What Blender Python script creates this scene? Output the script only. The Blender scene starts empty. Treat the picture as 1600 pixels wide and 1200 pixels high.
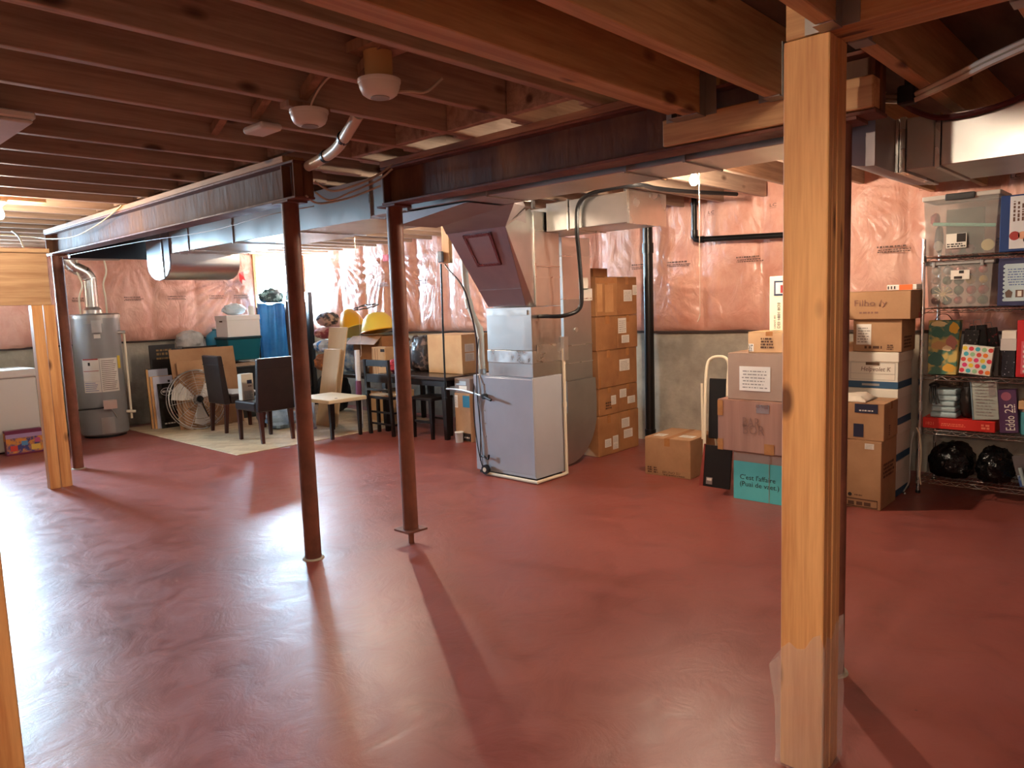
import bpy, bmesh, math, random
from mathutils import Vector, Matrix, noise
random.seed(7)
SC = bpy.context.scene
COL = SC.collection

# ------------------------------------------------------------ camera
PI = math.pi
_yaw, _pit, _rol = math.radians(47.033), math.radians(6.292), math.radians(-2.028)
_f = Vector((math.sin(_yaw)*math.cos(_pit), math.cos(_yaw)*math.cos(_pit), -math.sin(_pit)))
_r = Vector((math.cos(_yaw), -math.sin(_yaw), 0))
_u = _r.cross(_f)
_r2 = math.cos(_rol)*_r + math.sin(_rol)*_u
_u2 = -math.sin(_rol)*_r + math.cos(_rol)*_u
cam_data = bpy.data.cameras.new('camera')
cam_data.sensor_fit = 'HORIZONTAL'; cam_data.sensor_width = 36.0
cam_data.lens = 36.0*1144.15/1600.0
cam_data.clip_start = 0.02; cam_data.clip_end = 200
cam = bpy.data.objects.new('camera', cam_data)
COL.objects.link(cam)
_m = Matrix((( _r2.x, _u2.x, -_f.x, 0), (_r2.y, _u2.y, -_f.y, 0), (_r2.z, _u2.z, -_f.z, 1.5), (0, 0, 0, 1)))
cam.matrix_world = _m
SC.camera = cam

# ------------------------------------------------------------ world, exposure
SKY = 310.0
world = bpy.data.worlds.new('overcast_sky'); SC.world = world
world.use_nodes = True
world.node_tree.nodes['Background'].inputs[0].default_value = (0.55, 0.78, 1.0, 1)
world.node_tree.nodes['Background'].inputs[1].default_value = SKY
SC.view_settings.view_transform = 'Standard'
SC.view_settings.look = 'None'
SC.view_settings.gamma = 1.0
SC.view_settings.use_curve_mapping = False
SC.view_settings.exposure = 0.85
BULB_W = 1500.0           # emission strength of one bulb's glass
BULB_COL = (1.0, 0.80, 0.60)

# window portals: they guide sampling of the sky through the two real openings
def portal(x0, x1, z0, z1, y):
    l = bpy.data.lights.new('sky_portal', 'AREA'); l.shape = 'RECTANGLE'; l.size = x1-x0; l.size_y = z1-z0
    l.cycles.is_portal = True
    o = bpy.data.objects.new('sky_portal', l); COL.objects.link(o)
    o.location = ((x0+x1)/2, y, (z0+z1)/2); o.rotation_euler = (math.radians(-90), 0, 0)
WIN1 = (5.70, 6.46, 1.44, 2.28)
WIN2 = (1.30, 2.05, 1.56, 2.24)
for w_ in (WIN1, WIN2):
    portal(w_[0], w_[1], w_[2], w_[3], 10.99)

# ------------------------------------------------------------ geometry helpers
XF = {}
class MB:
    def __init__(s): s.v = []; s.f = []; s.s = []
    def add(s, vs, fs, smooth=False, M=None):
        n = len(s.v)
        for p in vs:
            p = Vector(p)
            s.v.append(M @ p if M is not None else p)
        for f in fs:
            s.f.append([i+n for i in f]); s.s.append(smooth)
        return s
    def box(s, x0, x1, y0, y1, z0, z1, M=None):
        vs = [(x0,y0,z0),(x1,y0,z0),(x1,y1,z0),(x0,y1,z0),(x0,y0,z1),(x1,y0,z1),(x1,y1,z1),(x0,y1,z1)]
        return s.add(vs, [(0,3,2,1),(4,5,6,7),(0,1,5,4),(1,2,6,5),(2,3,7,6),(3,0,4,7)], False, M)
    def frustum(s, b, t, z0, z1, M=None):
        # b, t: (x0,x1,y0,y1) at bottom and top
        vs = [(b[0],b[2],z0),(b[1],b[2],z0),(b[1],b[3],z0),(b[0],b[3],z0),(t[0],t[2],z1),(t[1],t[2],z1),(t[1],t[3],z1),(t[0],t[3],z1)]
        return s.add(vs, [(0,3,2,1),(4,5,6,7),(0,1,5,4),(1,2,6,5),(2,3,7,6),(3,0,4,7)], False, M)
    def hexa(s, pts, M=None):      # 4 bottom + 4 top points
        return s.add(pts, [(0,3,2,1),(4,5,6,7),(0,1,5,4),(1,2,6,5),(2,3,7,6),(3,0,4,7)], False, M)
    def cyl(s, p0, p1, r0, r1=None, n=16, caps=True, M=None, smooth=True):
        r1 = r0 if r1 is None else r1
        p0 = Vector(p0); p1 = Vector(p1); d = (p1-p0).normalized()
        a = d.orthogonal().normalized(); b = d.cross(a)
        vs = []
        for p, r in ((p0, r0), (p1, r1)):
            for i in range(n):
                t = 2*PI*i/n; vs.append(p + a*(r*math.cos(t)) + b*(r*math.sin(t)))
        fs = [(i, (i+1) % n, n+(i+1) % n, n+i) for i in range(n)]
        s.add(vs, fs, smooth, M)
        if caps: s.add(vs, [tuple(range(n-1, -1, -1)), tuple(range(n, 2*n))], False, M)
        return s
    def tube(s, path, r, n=8, caps=True, M=None, closed=False, rr=None):
        P = [Vector(p) for p in path]; m = len(P)
        T = []
        for i in range(m):
            if closed: t = P[(i+1) % m]-P[i-1]
            else: t = P[min(i+1, m-1)]-P[max(i-1, 0)]
            T.append(t.normalized())
        a = T[0].orthogonal().normalized(); vs = []
        for i in range(m):
            a = (a - T[i]*a.dot(T[i])).normalized(); b = T[i].cross(a)
            ri = rr[i] if rr else r
            for k in range(n):
                t = 2*PI*k/n; vs.append(P[i] + a*(ri*math.cos(t)) + b*(ri*math.sin(t)))
        fs = []
        for i in range(m if closed else m-1):
            j = (i+1) % m
            for k in range(n):
                fs.append((i*n+k, i*n+(k+1) % n, j*n+(k+1) % n, j*n+k))
        s.add(vs, fs, True, M)
        if caps and not closed:
            s.add(vs, [tuple(range(n-1, -1, -1)), tuple(range((m-1)*n, m*n))], False, M)
        return s
    def lathe(s, prof, n=24, c=(0,0,0), M=None, smooth=True):
        vs = []; c = Vector(c)
        for r, z in prof:
            for k in range(n):
                t = 2*PI*k/n; vs.append(c + Vector((r*math.cos(t), r*math.sin(t), z)))
        fs = [(i*n+k, i*n+(k+1) % n, (i+1)*n+(k+1) % n, (i+1)*n+k) for i in range(len(prof)-1) for k in range(n)]
        s.add(vs, fs, smooth, M)
        if prof[0][0] > 1e-5: s.add(vs, [tuple(range(n-1, -1, -1))], False, M)
        if prof[-1][0] > 1e-5: s.add(vs, [tuple(range((len(prof)-1)*n, len(prof)*n))], False, M)
        return s
    def prism(s, poly, a0, a1, axis='x', M=None, smooth=False):
        # poly in the two other axes (order yz for x, xz for y, xy for z)
        def mk(p, a):
            return {'x': (a, p[0], p[1]), 'y': (p[0], a, p[1]), 'z': (p[0], p[1], a)}[axis]
        n = len(poly); vs = [mk(p, a0) for p in poly]+[mk(p, a1) for p in poly]
        s.add(vs, [tuple(range(n)), tuple(range(2*n-1, n-1, -1))], False, M)
        return s.add(vs, [(i, n+i, n+(i+1) % n, (i+1) % n) for i in range(n)], smooth, M)
    def blob(s, c, r, nu=20, nv=12, amp=.12, freq=3., seed=0, sq=1.0, flat=None, M=None):
        # lumpy closed surface (bags, cloth bundles)
        c = Vector(c); vs = []; fs = []
        for i in range(nv+1):
            th = PI*i/nv
            for k in range(nu):
                ph = 2*PI*k/nu
                d = Vector((math.sin(th)*math.cos(ph), math.sin(th)*math.sin(ph), math.cos(th)))
                q = Vector([math.copysign(abs(x)**sq, x) for x in d])
                nn = noise.noise(d*freq+Vector((seed*3.1, seed*1.7, seed)))+.5*noise.noise(d*freq*2.3+Vector((seed, 9, seed*2)))
                q = q*(1+amp*nn)
                p = c+Vector((q.x*r[0], q.y*r[1], q.z*r[2]))
                if flat is not None and p.z < flat: p.z = flat
                vs.append(p)
        for i in range(nv):
            for k in range(nu):
                fs.append((i*nu+k, (i+1)*nu+k, (i+1)*nu+(k+1) % nu, i*nu+(k+1) % nu))
        return s.add(vs, fs, True, M)
    def build(s, name, mat, parent=None, world=True, bevel=0, sharp=35, seg=1):
        vs = s.v; org = None
        if parent is not None:
            if world:
                inv = XF[parent].inverted(); vs = [inv @ p for p in vs]
        else:
            xs = [p.x for p in vs]; ys = [p.y for p in vs]; zs = [p.z for p in vs]
            org = Vector(((min(xs)+max(xs))/2, (min(ys)+max(ys))/2, min(zs)))
            vs = [p-org for p in vs]
        me = bpy.data.meshes.new(name)
        me.from_pydata([tuple(p) for p in vs], [], s.f)
        sm = list(s.s)
        if any(sm): me.polygons.foreach_set('use_smooth', sm)
        bm = bmesh.new(); bm.from_mesh(me)
        bmesh.ops.remove_doubles(bm, verts=bm.verts, dist=1e-5)
        bmesh.ops.recalc_face_normals(bm, faces=bm.faces)
        if bevel:
            ed = [e for e in bm.edges if len(e.link_faces) == 2 and e.calc_face_angle(0) > math.radians(30)]
            bmesh.ops.bevel(bm, geom=ed, offset=bevel, segments=seg, affect='EDGES', profile=.5, clamp_overlap=True)
        bm.to_mesh(me); bm.free()
        if any(sm): me.set_sharp_from_angle(angle=math.radians(sharp))
        me.materials.append(mat)
        o = bpy.data.objects.new(name, me); COL.objects.link(o)
        if parent is not None:
            o.parent = parent; XF[o] = XF[parent].copy()
        else:
            o.location = org; XF[o] = Matrix.Translation(org)
        return o

def tag(o, label, cat, group=None):
    o['label'] = label; o['category'] = cat
    if group: o['group'] = group
    return o
def thing(name, label, cat, loc=(0,0,0), rz=0, group=None, rx=0, ry=0):
    o = bpy.data.objects.new(name, None); COL.objects.link(o)
    o.empty_display_size = .05
    o.location = loc; o.rotation_euler = (rx, ry, rz)
    from mathutils import Euler
    XF[o] = Matrix.Translation(Vector(loc)) @ Euler((rx, ry, rz)).to_matrix().to_4x4()
    return tag(o, label, cat, group)
def struct(o): o['kind'] = 'structure'; return o
def copy_tree(src, loc=None, rz=None, label=None, parent=None):
    c = src.copy(); COL.objects.link(c); c.parent = parent
    if loc is not None: c.location = loc
    if rz is not None: c.rotation_euler = (0, 0, rz)
    if label: c['label'] = label
    for ch in [o for o in bpy.data.objects if o.parent == src]: copy_tree(ch, parent=c)
    return c
_tc = {}
def text_mesh(t):
    if t not in _tc:
        cu = bpy.data.curves.new('lettering', 'FONT'); cu.body = t; cu.align_x = 'LEFT'; cu.resolution_u = 2
        ob = bpy.data.objects.new('lettering', cu)
        me = bpy.data.meshes.new_from_object(ob)
        vs = [v.co.copy() for v in me.vertices]; fs = [tuple(p.vertices) for p in me.polygons]
        bpy.data.objects.remove(ob); bpy.data.meshes.remove(me)
        _tc[t] = (vs, fs)
    return _tc[t]
def add_text(mb, t, o, r, u, h, w=None, out=.0015, slant=0):
    """write t with its lower left corner at o, along r, up u, capital height h (fitted to width w)"""
    vs, fs = text_mesh(t)
    if not vs: return mb
    o = Vector(o); r = Vector(r); u = Vector(u); n = r.cross(u)
    x0 = min(v.x for v in vs); x1 = max(v.x for v in vs)
    sy = h/.7; sx = sy if w is None else w/max(x1-x0, 1e-6)
    mb.add([o + r*((v.x-x0)*sx + slant*v.y*sy) + u*(v.y*sy) + n*out for v in vs], fs)
    return mb
def glyph_rows(mb, o, r, u, w, h, rows=2, seed=0, out=.0012, fill=.6, gap=.25):
    """small unreadable print: rows of short bars"""
    rnd = random.Random(seed); o = Vector(o); r = Vector(r); u = Vector(u); n = r.cross(u)
    rh = h/rows
    for k in range(rows):
        x = rnd.uniform(0, .06)*w; y0 = h-(k+1)*rh+rh*gap/2; y1 = y0+rh*fill
        end = w*rnd.uniform(.82, 1)
        while x < end:
            l = rh*rnd.uniform(.3, 1.4); l = min(l, end-x)
            ps = [o+r*x+u*y0+n*out, o+r*(x+l)+u*y0+n*out, o+r*(x+l)+u*y1+n*out, o+r*x+u*y1+n*out]
            mb.add(ps, [(0,1,2,3)]); x += l+rh*rnd.uniform(.15, .45)
    return mb
def patch(mb, o, r, u, w, h, out=.0010, th=.0008):
    o = Vector(o); r = Vector(r); u = Vector(u); n = r.cross(u)
    a = [o+n*(out-th), o+r*w+n*(out-th), o+r*w+u*h+n*(out-th), o+u*h+n*(out-th)]
    b = [p+n*th for p in a]
    return mb.hexa(a+b)
def bez(pts, n=8):
    """Catmull-Rom path through pts"""
    P = [Vector(p) for p in pts]; out = []
    for i in range(len(P)-1):
        a = P[max(i-1, 0)]; b = P[i]; c = P[i+1]; d = P[min(i+2, len(P)-1)]
        for k in range(n):
            t = k/n
            out.append(.5*((2*b)+(c-a)*t+(2*a-5*b+4*c-d)*t*t+(3*b-a-3*c+d)*t**3))
    out.append(P[-1]); return out

# ------------------------------------------------------------ materials
def lin(c):
    return tuple((x/12.92 if x <= .04045 else ((x+.055)/1.055)**2.4) for x in c)
def rgb(r, g, b): return lin((r/255, g/255, b/255))
def mat(name, c, rough=.6, metal=0., c2=None, scale=6., stretch=(1,1,1), bump=0., bscale=None, detail=5, coat=0., coat_r=.1,
        trans=0., alpha=1., emit=None, estr=0., rvar=0., spec=.5, thresh=(.35,.65), ior=1.45, bdist=.02):
    m = bpy.data.materials.new(name); m.use_nodes = True
    nt = m.node_tree; b = nt.nodes['Principled BSDF']
    N = nt.nodes.new; L = nt.links.new
    b.inputs['Base Color'].default_value = (*c, 1); b.inputs['Roughness'].default_value = rough
    b.inputs['Metallic'].default_value = metal; b.inputs['Specular IOR Level'].default_value = spec
    b.inputs['IOR'].default_value = ior
    b.inputs['Coat Weight'].default_value = coat; b.inputs['Coat Roughness'].default_value = coat_r
    b.inputs['Transmission Weight'].default_value = trans; b.inputs['Alpha'].default_value = alpha
    if emit: b.inputs['Emission Color'].default_value = (*emit, 1); b.inputs['Emission Strength'].default_value = estr
    if c2 is not None or bump or rvar:
        tc = N('ShaderNodeTexCoord'); oi = N('ShaderNodeObjectInfo')
        ml = N('ShaderNodeMath'); ml.operation = 'MULTIPLY'; ml.inputs[1].default_value = 37.0
        L(oi.outputs['Random'], ml.inputs[0])
        ad = N('ShaderNodeVectorMath'); ad.operation = 'ADD'
        L(tc.outputs['Object'], ad.inputs[0]); L(ml.outputs[0], ad.inputs[1])
        mp = N('ShaderNodeMapping'); mp.inputs['Scale'].default_value = stretch
        L(ad.outputs[0], mp.inputs['Vector'])
        ns = N('ShaderNodeTexNoise'); ns.inputs['Scale'].default_value = scale; ns.inputs['Detail'].default_value = detail
        ns.inputs['Roughness'].default_value = .6
        L(mp.outputs[0], ns.inputs['Vector'])
        if c2 is not None:
            rp = N('ShaderNodeValToRGB'); e = rp.color_ramp.elements
            e[0].position = thresh[0]; e[1].position = thresh[1]; e[0].color = (*c, 1); e[1].color = (*c2, 1)
            L(ns.outputs['Fac'], rp.inputs[0]); L(rp.outputs[0], b.inputs['Base Color'])
        if rvar:
            mr = N('ShaderNodeMapRange'); mr.inputs[1].default_value = .3; mr.inputs[2].default_value = .7
            mr.inputs[3].default_value = max(rough-rvar, .02); mr.inputs[4].default_value = rough+rvar
            L(ns.outputs['Fac'], mr.inputs[0]); L(mr.outputs[0], b.inputs['Roughness'])
        if bump:
            n2 = N('ShaderNodeTexNoise'); n2.inputs['Scale'].default_value = bscale or scale*3; n2.inputs['Detail'].default_value = 4
            L(mp.outputs[0], n2.inputs['Vector'])
            bp = N('ShaderNodeBump'); bp.inputs['Strength'].default_value = bump; bp.inputs['Distance'].default_value = bdist
            L(n2.outputs['Fac'], bp.inputs['Height']); L(bp.outputs[0], b.inputs['Normal'])
            if coat: L(bp.outputs[0], b.inputs['Coat Normal'])
    return m
def wood(name, axis, c1, c2, rough=.55, knots=True, ring=1.0):
    """sawn softwood: stretched grain along an axis, dark knots"""
    m = bpy.data.materials.new(name); m.use_nodes = True
    nt = m.node_tree; b = nt.nodes['Principled BSDF']; N = nt.nodes.new; L = nt.links.new
    tc = N('ShaderNodeTexCoord'); oi = N('ShaderNodeObjectInfo')
    ml = N('ShaderNodeMath'); ml.operation = 'MULTIPLY'; ml.inputs[1].default_value = 53.0
    L(oi.outputs['Random'], ml.inputs[0])
    ad = N('ShaderNodeVectorMath'); ad.operation = 'ADD'
    L(tc.outputs['Object'], ad.inputs[0]); L(ml.outputs[0], ad.inputs[1])
    st = [1, 1, 1]; st['xyz'.index(axis)] = .055
    mp = N('ShaderNodeMapping'); mp.inputs['Scale'].default_value = st
    L(ad.outputs[0], mp.inputs['Vector'])
    n1 = N('ShaderNodeTexNoise'); n1.inputs['Scale'].default_value = 22*ring; n1.inputs['Detail'].default_value = 6; n1.inputs['Distortion'].default_value = .6
    L(mp.outputs[0], n1.inputs['Vector'])
    n2 = N('ShaderNodeTexNoise'); n2.inputs['Scale'].default_value = 130; n2.inputs['Detail'].default_value = 3
    L(mp.outputs[0], n2.inputs['Vector'])
    mx = N('ShaderNodeMath'); mx.operation = 'MULTIPLY_ADD'; mx.inputs[1].default_value = .35
    L(n2.outputs['Fac'], mx.inputs[0]); L(n1.outputs['Fac'], mx.inputs[2])
    rp = N('ShaderNodeValToRGB'); e = rp.color_ramp.elements
    e[0].position = .48; e[1].position = .86; e[0].color = (*c1, 1); e[1].color = (*c2, 1)
    L(mx.outputs[0], rp.inputs[0])
    out = rp.outputs[0]
    if knots:
        st2 = [1, 1, 1]; st2['xyz'.index(axis)] = .45
        mp2 = N('ShaderNodeMapping'); mp2.inputs['Scale'].default_value = st2; L(ad.outputs[0], mp2.inputs['Vector'])
        vo = N('ShaderNodeTexVoronoi'); vo.inputs['Scale'].default_value = 5.5; L(mp2.outputs[0], vo.inputs['Vector'])
        r2 = N('ShaderNodeValToRGB'); e = r2.color_ramp.elements
        e[0].position = .085; e[1].position = .165; e[0].color = (.12, .045, .018, 1); e[1].color = (1, 1, 1, 1)
        L(vo.outputs['Distance'], r2.inputs[0])
        mm = N('ShaderNodeMix'); mm.data_type = 'RGBA'; mm.blend_type = 'MULTIPLY'; mm.inputs[0].default_value = .85
        L(out, mm.inputs[6]); L(r2.outputs[0], mm.inputs[7]); out = mm.outputs[2]
    L(out, b.inputs['Base Color']); b.inputs['Roughness'].default_value = rough
    bp = N('ShaderNodeBump'); bp.inputs['Strength'].default_value = .25; bp.inputs['Distance'].default_value = .004
    L(mx.outputs[0], bp.inputs['Height']); L(bp.outputs[0], b.inputs['Normal'])
    return m
def metal(name, c, rough=.3, c2=None, rv=.12, bump=.06, scale=3.0):
    return mat(name, c, rough, 1.0, c2 or tuple(x*.9 for x in c), scale=scale, bump=bump*.3, bscale=2.5, rvar=rv, detail=3, bdist=.03)

JW1, JW2 = rgb(176,112,72), rgb(133,78,50)
M_joist = wood('joist_lumber', 'x', rgb(200,172,150), rgb(158,132,114), .6)
M_fir_x = wood('fir_lumber_x', 'x', rgb(206,172,132), rgb(172,134,96))
M_fir_y = wood('fir_lumber_y', 'y', rgb(216,172,122), rgb(178,128,84))
M_fir_z = wood('fir_post_lumber', 'z', rgb(230,180,120), rgb(198,140,86))
M_brace = wood('brace_lumber', 'z', rgb(184,146,118), rgb(140,108,86))
M_ply = mat('subfloor_sheathing', rgb(116,92,76), .8, c2=rgb(90,70,58), scale=5, stretch=(.4,2,1), bump=.15)
M_rust = mat('red_oxide_steel', rgb(132,78,60), .58, 0., c2=rgb(98,58,46), scale=5, bump=.12, bscale=30, rvar=.12, thresh=(.3,.7))
M_beam = mat('weathered_beam_paint', rgb(94,58,42), .72, 0., c2=rgb(140,102,72), scale=4.5, stretch=(1,1,.35), bump=.15, bscale=25, rvar=.1, thresh=(.44,.74), detail=9)
M_plate = wood('beam_plate_lumber', 'y', rgb(172,124,94), rgb(130,88,66))
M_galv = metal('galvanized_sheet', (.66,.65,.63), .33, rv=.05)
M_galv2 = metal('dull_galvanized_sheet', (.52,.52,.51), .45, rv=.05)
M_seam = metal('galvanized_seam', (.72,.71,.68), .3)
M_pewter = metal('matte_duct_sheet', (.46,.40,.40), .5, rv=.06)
M_furn = mat('furnace_grey_enamel', rgb(184,188,196), .36, .15, c2=rgb(174,178,186), scale=1.5, bump=.03, bscale=2)
M_foil = metal('foil_tape', (.75,.74,.72), .34, bump=1.0, scale=9)
M_conc = mat('poured_concrete', rgb(188,178,160), .85, c2=rgb(146,138,124), scale=2.4, bump=.35, bscale=18, detail=9)
M_white = mat('white_plastic', rgb(232,228,218), .4, bump=.01)
M_ivory = mat('ivory_pvc', rgb(226,214,190), .35, bump=.01)
M_black = mat('black_plastic', rgb(22,22,24), .4, bump=.02)
M_abs = mat('black_abs_pipe', rgb(16,16,17), .32, bump=.02)
M_wire = mat('white_cable_jacket', rgb(206,190,166), .5)
M_wire2 = mat('yellow_cable_jacket', rgb(222,200,140), .5)
M_ink = mat('black_ink', rgb(36,30,28), .7)
M_inkf = mat('faded_ink', rgb(104,76,66), .7)
M_inkg = mat('grey_ink', rgb(132,126,122), .7)
M_inkb = mat('brown_ink', rgb(84,54,38), .7)
M_paper = mat('white_paper', rgb(228,222,212), .7, c2=rgb(214,208,198), scale=4)
M_card = mat('kraft_cardboard', rgb(176,136,100), .75, c2=rgb(158,118,84), scale=3, stretch=(1,1,1), bump=.06, bscale=60)
M_card2 = mat('orange_kraft_cardboard', rgb(168,118,74), .72, c2=rgb(140,94,58), scale=3, bump=.1, bscale=18)
M_card3 = mat('pale_kraft_cardboard', rgb(204,166,122), .75, c2=rgb(190,150,108), scale=3, bump=.05, bscale=60)
M_card4 = mat('greyish_cardboard', rgb(160,134,116), .72, c2=rgb(150,122,104), scale=3, bump=.05, bscale=60)
M_card5 = mat('reddish_cardboard', rgb(166,122,102), .72, c2=rgb(146,104,86), scale=2, stretch=(1,6,.4), bump=.06, bscale=30)
M_tape = mat('packing_tape', rgb(176,122,74), .25, c2=rgb(160,108,64), scale=12, bump=.1)
M_dark = mat('box_interior_shadow_board', rgb(84,60,42), .8, bump=.05)
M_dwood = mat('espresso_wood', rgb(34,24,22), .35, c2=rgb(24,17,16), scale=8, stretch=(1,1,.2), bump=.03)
M_mahog = mat('mahogany_leg', rgb(72,34,26), .35, c2=rgb(54,24,19), scale=8, stretch=(1,1,.1), bump=.02)
M_leather = mat('dark_brown_leather', rgb(42,30,28), .36, c2=rgb(34,24,23), scale=10, bump=.12, bscale=90, bdist=.004)
M_chrome = metal('chrome_wire', (.70,.69,.67), .22, bump=0.02)
M_chromed = metal('dark_chrome_wire', (.42,.40,.38), .3, bump=0.02)
M_bagk = mat('black_trash_bag', rgb(12,12,13), .22, bump=.9, bscale=9, scale=6, bdist=.05)
# ============================================================ ROOM SHELL
RX0, RX1, RY0, RY1 = -2.4, 6.62, -3.2, 10.72     # inner faces of the concrete
ZSUB = 2.62
def floor_material():
    m = bpy.data.materials.new('red_floor_paint'); m.use_nodes = True
    nt = m.node_tree; b = nt.nodes['Principled BSDF']; N = nt.nodes.new; L = nt.links.new
    tc = N('ShaderNodeTexCoord')
    n1 = N('ShaderNodeTexNoise'); n1.inputs['Scale'].default_value = .9; n1.inputs['Detail'].default_value = 8; n1.inputs['Roughness'].default_value = .62
    n2 = N('ShaderNodeTexNoise'); n2.inputs['Scale'].default_value = 4.2; n2.inputs['Detail'].default_value = 9; n2.inputs['Roughness'].default_value = .65; n2.inputs['Distortion'].default_value = 1.2
    n3 = N('ShaderNodeTexVoronoi'); n3.inputs['Scale'].default_value = 3.2
    for n in (n1, n2, n3): L(tc.outputs['Object'], n.inputs['Vector'])
    rp = N('ShaderNodeValToRGB'); e = rp.color_ramp.elements
    e[0].position = .3; e[1].position = .72; e[0].color = (*rgb(130,64,56), 1); e[1].color = (*rgb(150,82,72), 1)
    L(n1.outputs['Fac'], rp.inputs[0])
    r2 = N('ShaderNodeValToRGB'); e = r2.color_ramp.elements
    e[0].position = .18; e[1].position = .52; e[0].color = (*rgb(170,140,134), 1); e[1].color = (1, 1, 1, 1)
    L(n2.outputs['Fac'], r2.inputs[0])
    mm = N('ShaderNodeMix'); mm.data_type = 'RGBA'; mm.blend_type = 'MULTIPLY'; mm.inputs[0].default_value = .6
    L(rp.outputs[0], mm.inputs[6]); L(r2.outputs[0], mm.inputs[7])
    # paint flecks and chips
    r3 = N('ShaderNodeValToRGB'); e = r3.color_ramp.elements
    e[0].position = .010; e[1].position = .020; e[0].color = (1, 1, 1, 1); e[1].color = (0, 0, 0, 1)
    L(n3.outputs['Distance'], r3.inputs[0])
    m4 = N('ShaderNodeMix'); m4.data_type = 'RGBA'; L(r3.outputs[0], m4.inputs[0]); L(mm.outputs[2], m4.inputs[6])
    m4.inputs[7].default_value = (*rgb(92,52,46), 1)
    L(m4.outputs[2], b.inputs['Base Color'])
    mr = N('ShaderNodeMapRange'); mr.inputs[1].default_value = .1; mr.inputs[2].default_value = .9; mr.inputs[3].default_value = .24; mr.inputs[4].default_value = .50
    L(n2.outputs['Fac'], mr.inputs[0]); L(mr.outputs[0], b.inputs['Roughness'])
    b.inputs['Specular IOR Level'].default_value = .36
    bp = N('ShaderNodeBump'); bp.inputs['Strength'].default_value = .10; bp.inputs['Distance'].default_value = .05
    L(n2.outputs['Fac'], bp.inputs['Height']); L(bp.outputs[0], b.inputs['Normal'])
    return m
M_floor = floor_material()
struct(MB().box(RX0-.2, RX1+.2, RY0-.2, RY1+.2, -.15, 0).build('floor', M_floor))

# ---- walls (poured concrete; upper part of each carries a plastic-faced insulation blanket)
wb = MB()
holes = sorted([WIN2, WIN1])
zl, zh = WIN1[2], WIN1[3]
wb.box(RX0-.2, RX1+.2, RY1, RY1+.25, 0, zl); wb.box(RX0-.2, RX1+.2, RY1, RY1+.25, zh, 2.75)
xs = [RX0-.2]
for h in holes: xs += [h[0], h[1]]
xs.append(RX1+.2)
for i in range(0, len(xs), 2): wb.box(xs[i], xs[i+1], RY1, RY1+.25, zl, zh)
wb.box(WIN2[0], WIN2[1], RY1, RY1+.25, zl, WIN2[2]); wb.box(WIN2[0], WIN2[1], RY1, RY1+.25, WIN2[3], zh)
wall_left = struct(wb.build('wall_left', M_conc))
wall_back = struct(MB().box(RX1, RX1+.25, RY0-.2, RY1, 0, 2.75).build('wall_back', M_conc))
wall_right = struct(MB().box(RX0-.2, RX1, RY0-.25, RY0, 0, 2.75).build('wall_right', M_conc))
wall_front = struct(MB().box(RX0-.25, RX0, RY0, RY1, 0, 2.75).build('wall_front', M_conc))

M_pink = bpy.data.materials.new('pink_insulation_under_plastic'); M_pink.use_nodes = True
def _pink(m):
    nt = m.node_tree; b = nt.nodes['Principled BSDF']; N = nt.nodes.new; L = nt.links.new
    tc = N('ShaderNodeTexCoord')
    n1 = N('ShaderNodeTexNoise'); n1.inputs['Scale'].default_value = 2.2; n1.inputs['Detail'].default_value = 8; n1.inputs['Roughness'].default_value = .65
    L(tc.outputs['Object'], n1.inputs['Vector'])
    rp = N('ShaderNodeValToRGB'); e = rp.color_ramp.elements
    e[0].position = .3; e[1].position = .72; e[0].color = (*rgb(204,138,118), 1); e[1].color = (*rgb(234,184,164), 1)
    L(n1.outputs['Fac'], rp.inputs[0]); L(rp.outputs[0], b.inputs['Base Color'])
    b.inputs['Roughness'].default_value = .7
    b.inputs['Coat Weight'].default_value = .6; b.inputs['Coat Roughness'].default_value = .2
    n2 = N('ShaderNodeTexNoise'); n2.inputs['Scale'].default_value = 7; n2.inputs['Detail'].default_value = 5; n2.inputs['Distortion'].default_value = 1.6
    mp = N('ShaderNodeMapping'); mp.inputs['Scale'].default_value = (1, 1, .55); L(tc.outputs['Object'], mp.inputs['Vector']); L(mp.outputs[0], n2.inputs['Vector'])
    bp = N('ShaderNodeBump'); bp.inputs['Strength'].default_value = .55; bp.inputs['Distance'].default_value = .05
    L(n2.outputs['Fac'], bp.inputs['Height']); L(bp.outputs[0], b.inputs['Coat Normal'])
    b2 = N('ShaderNodeBump'); b2.inputs['Strength'].default_value = .4; b2.inputs['Distance'].default_value = .05
    L(n2.outputs['Fac'], b2.inputs['Height']); L(b2.outputs[0], b.inputs['Normal'])
_pink(M_pink)
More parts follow.
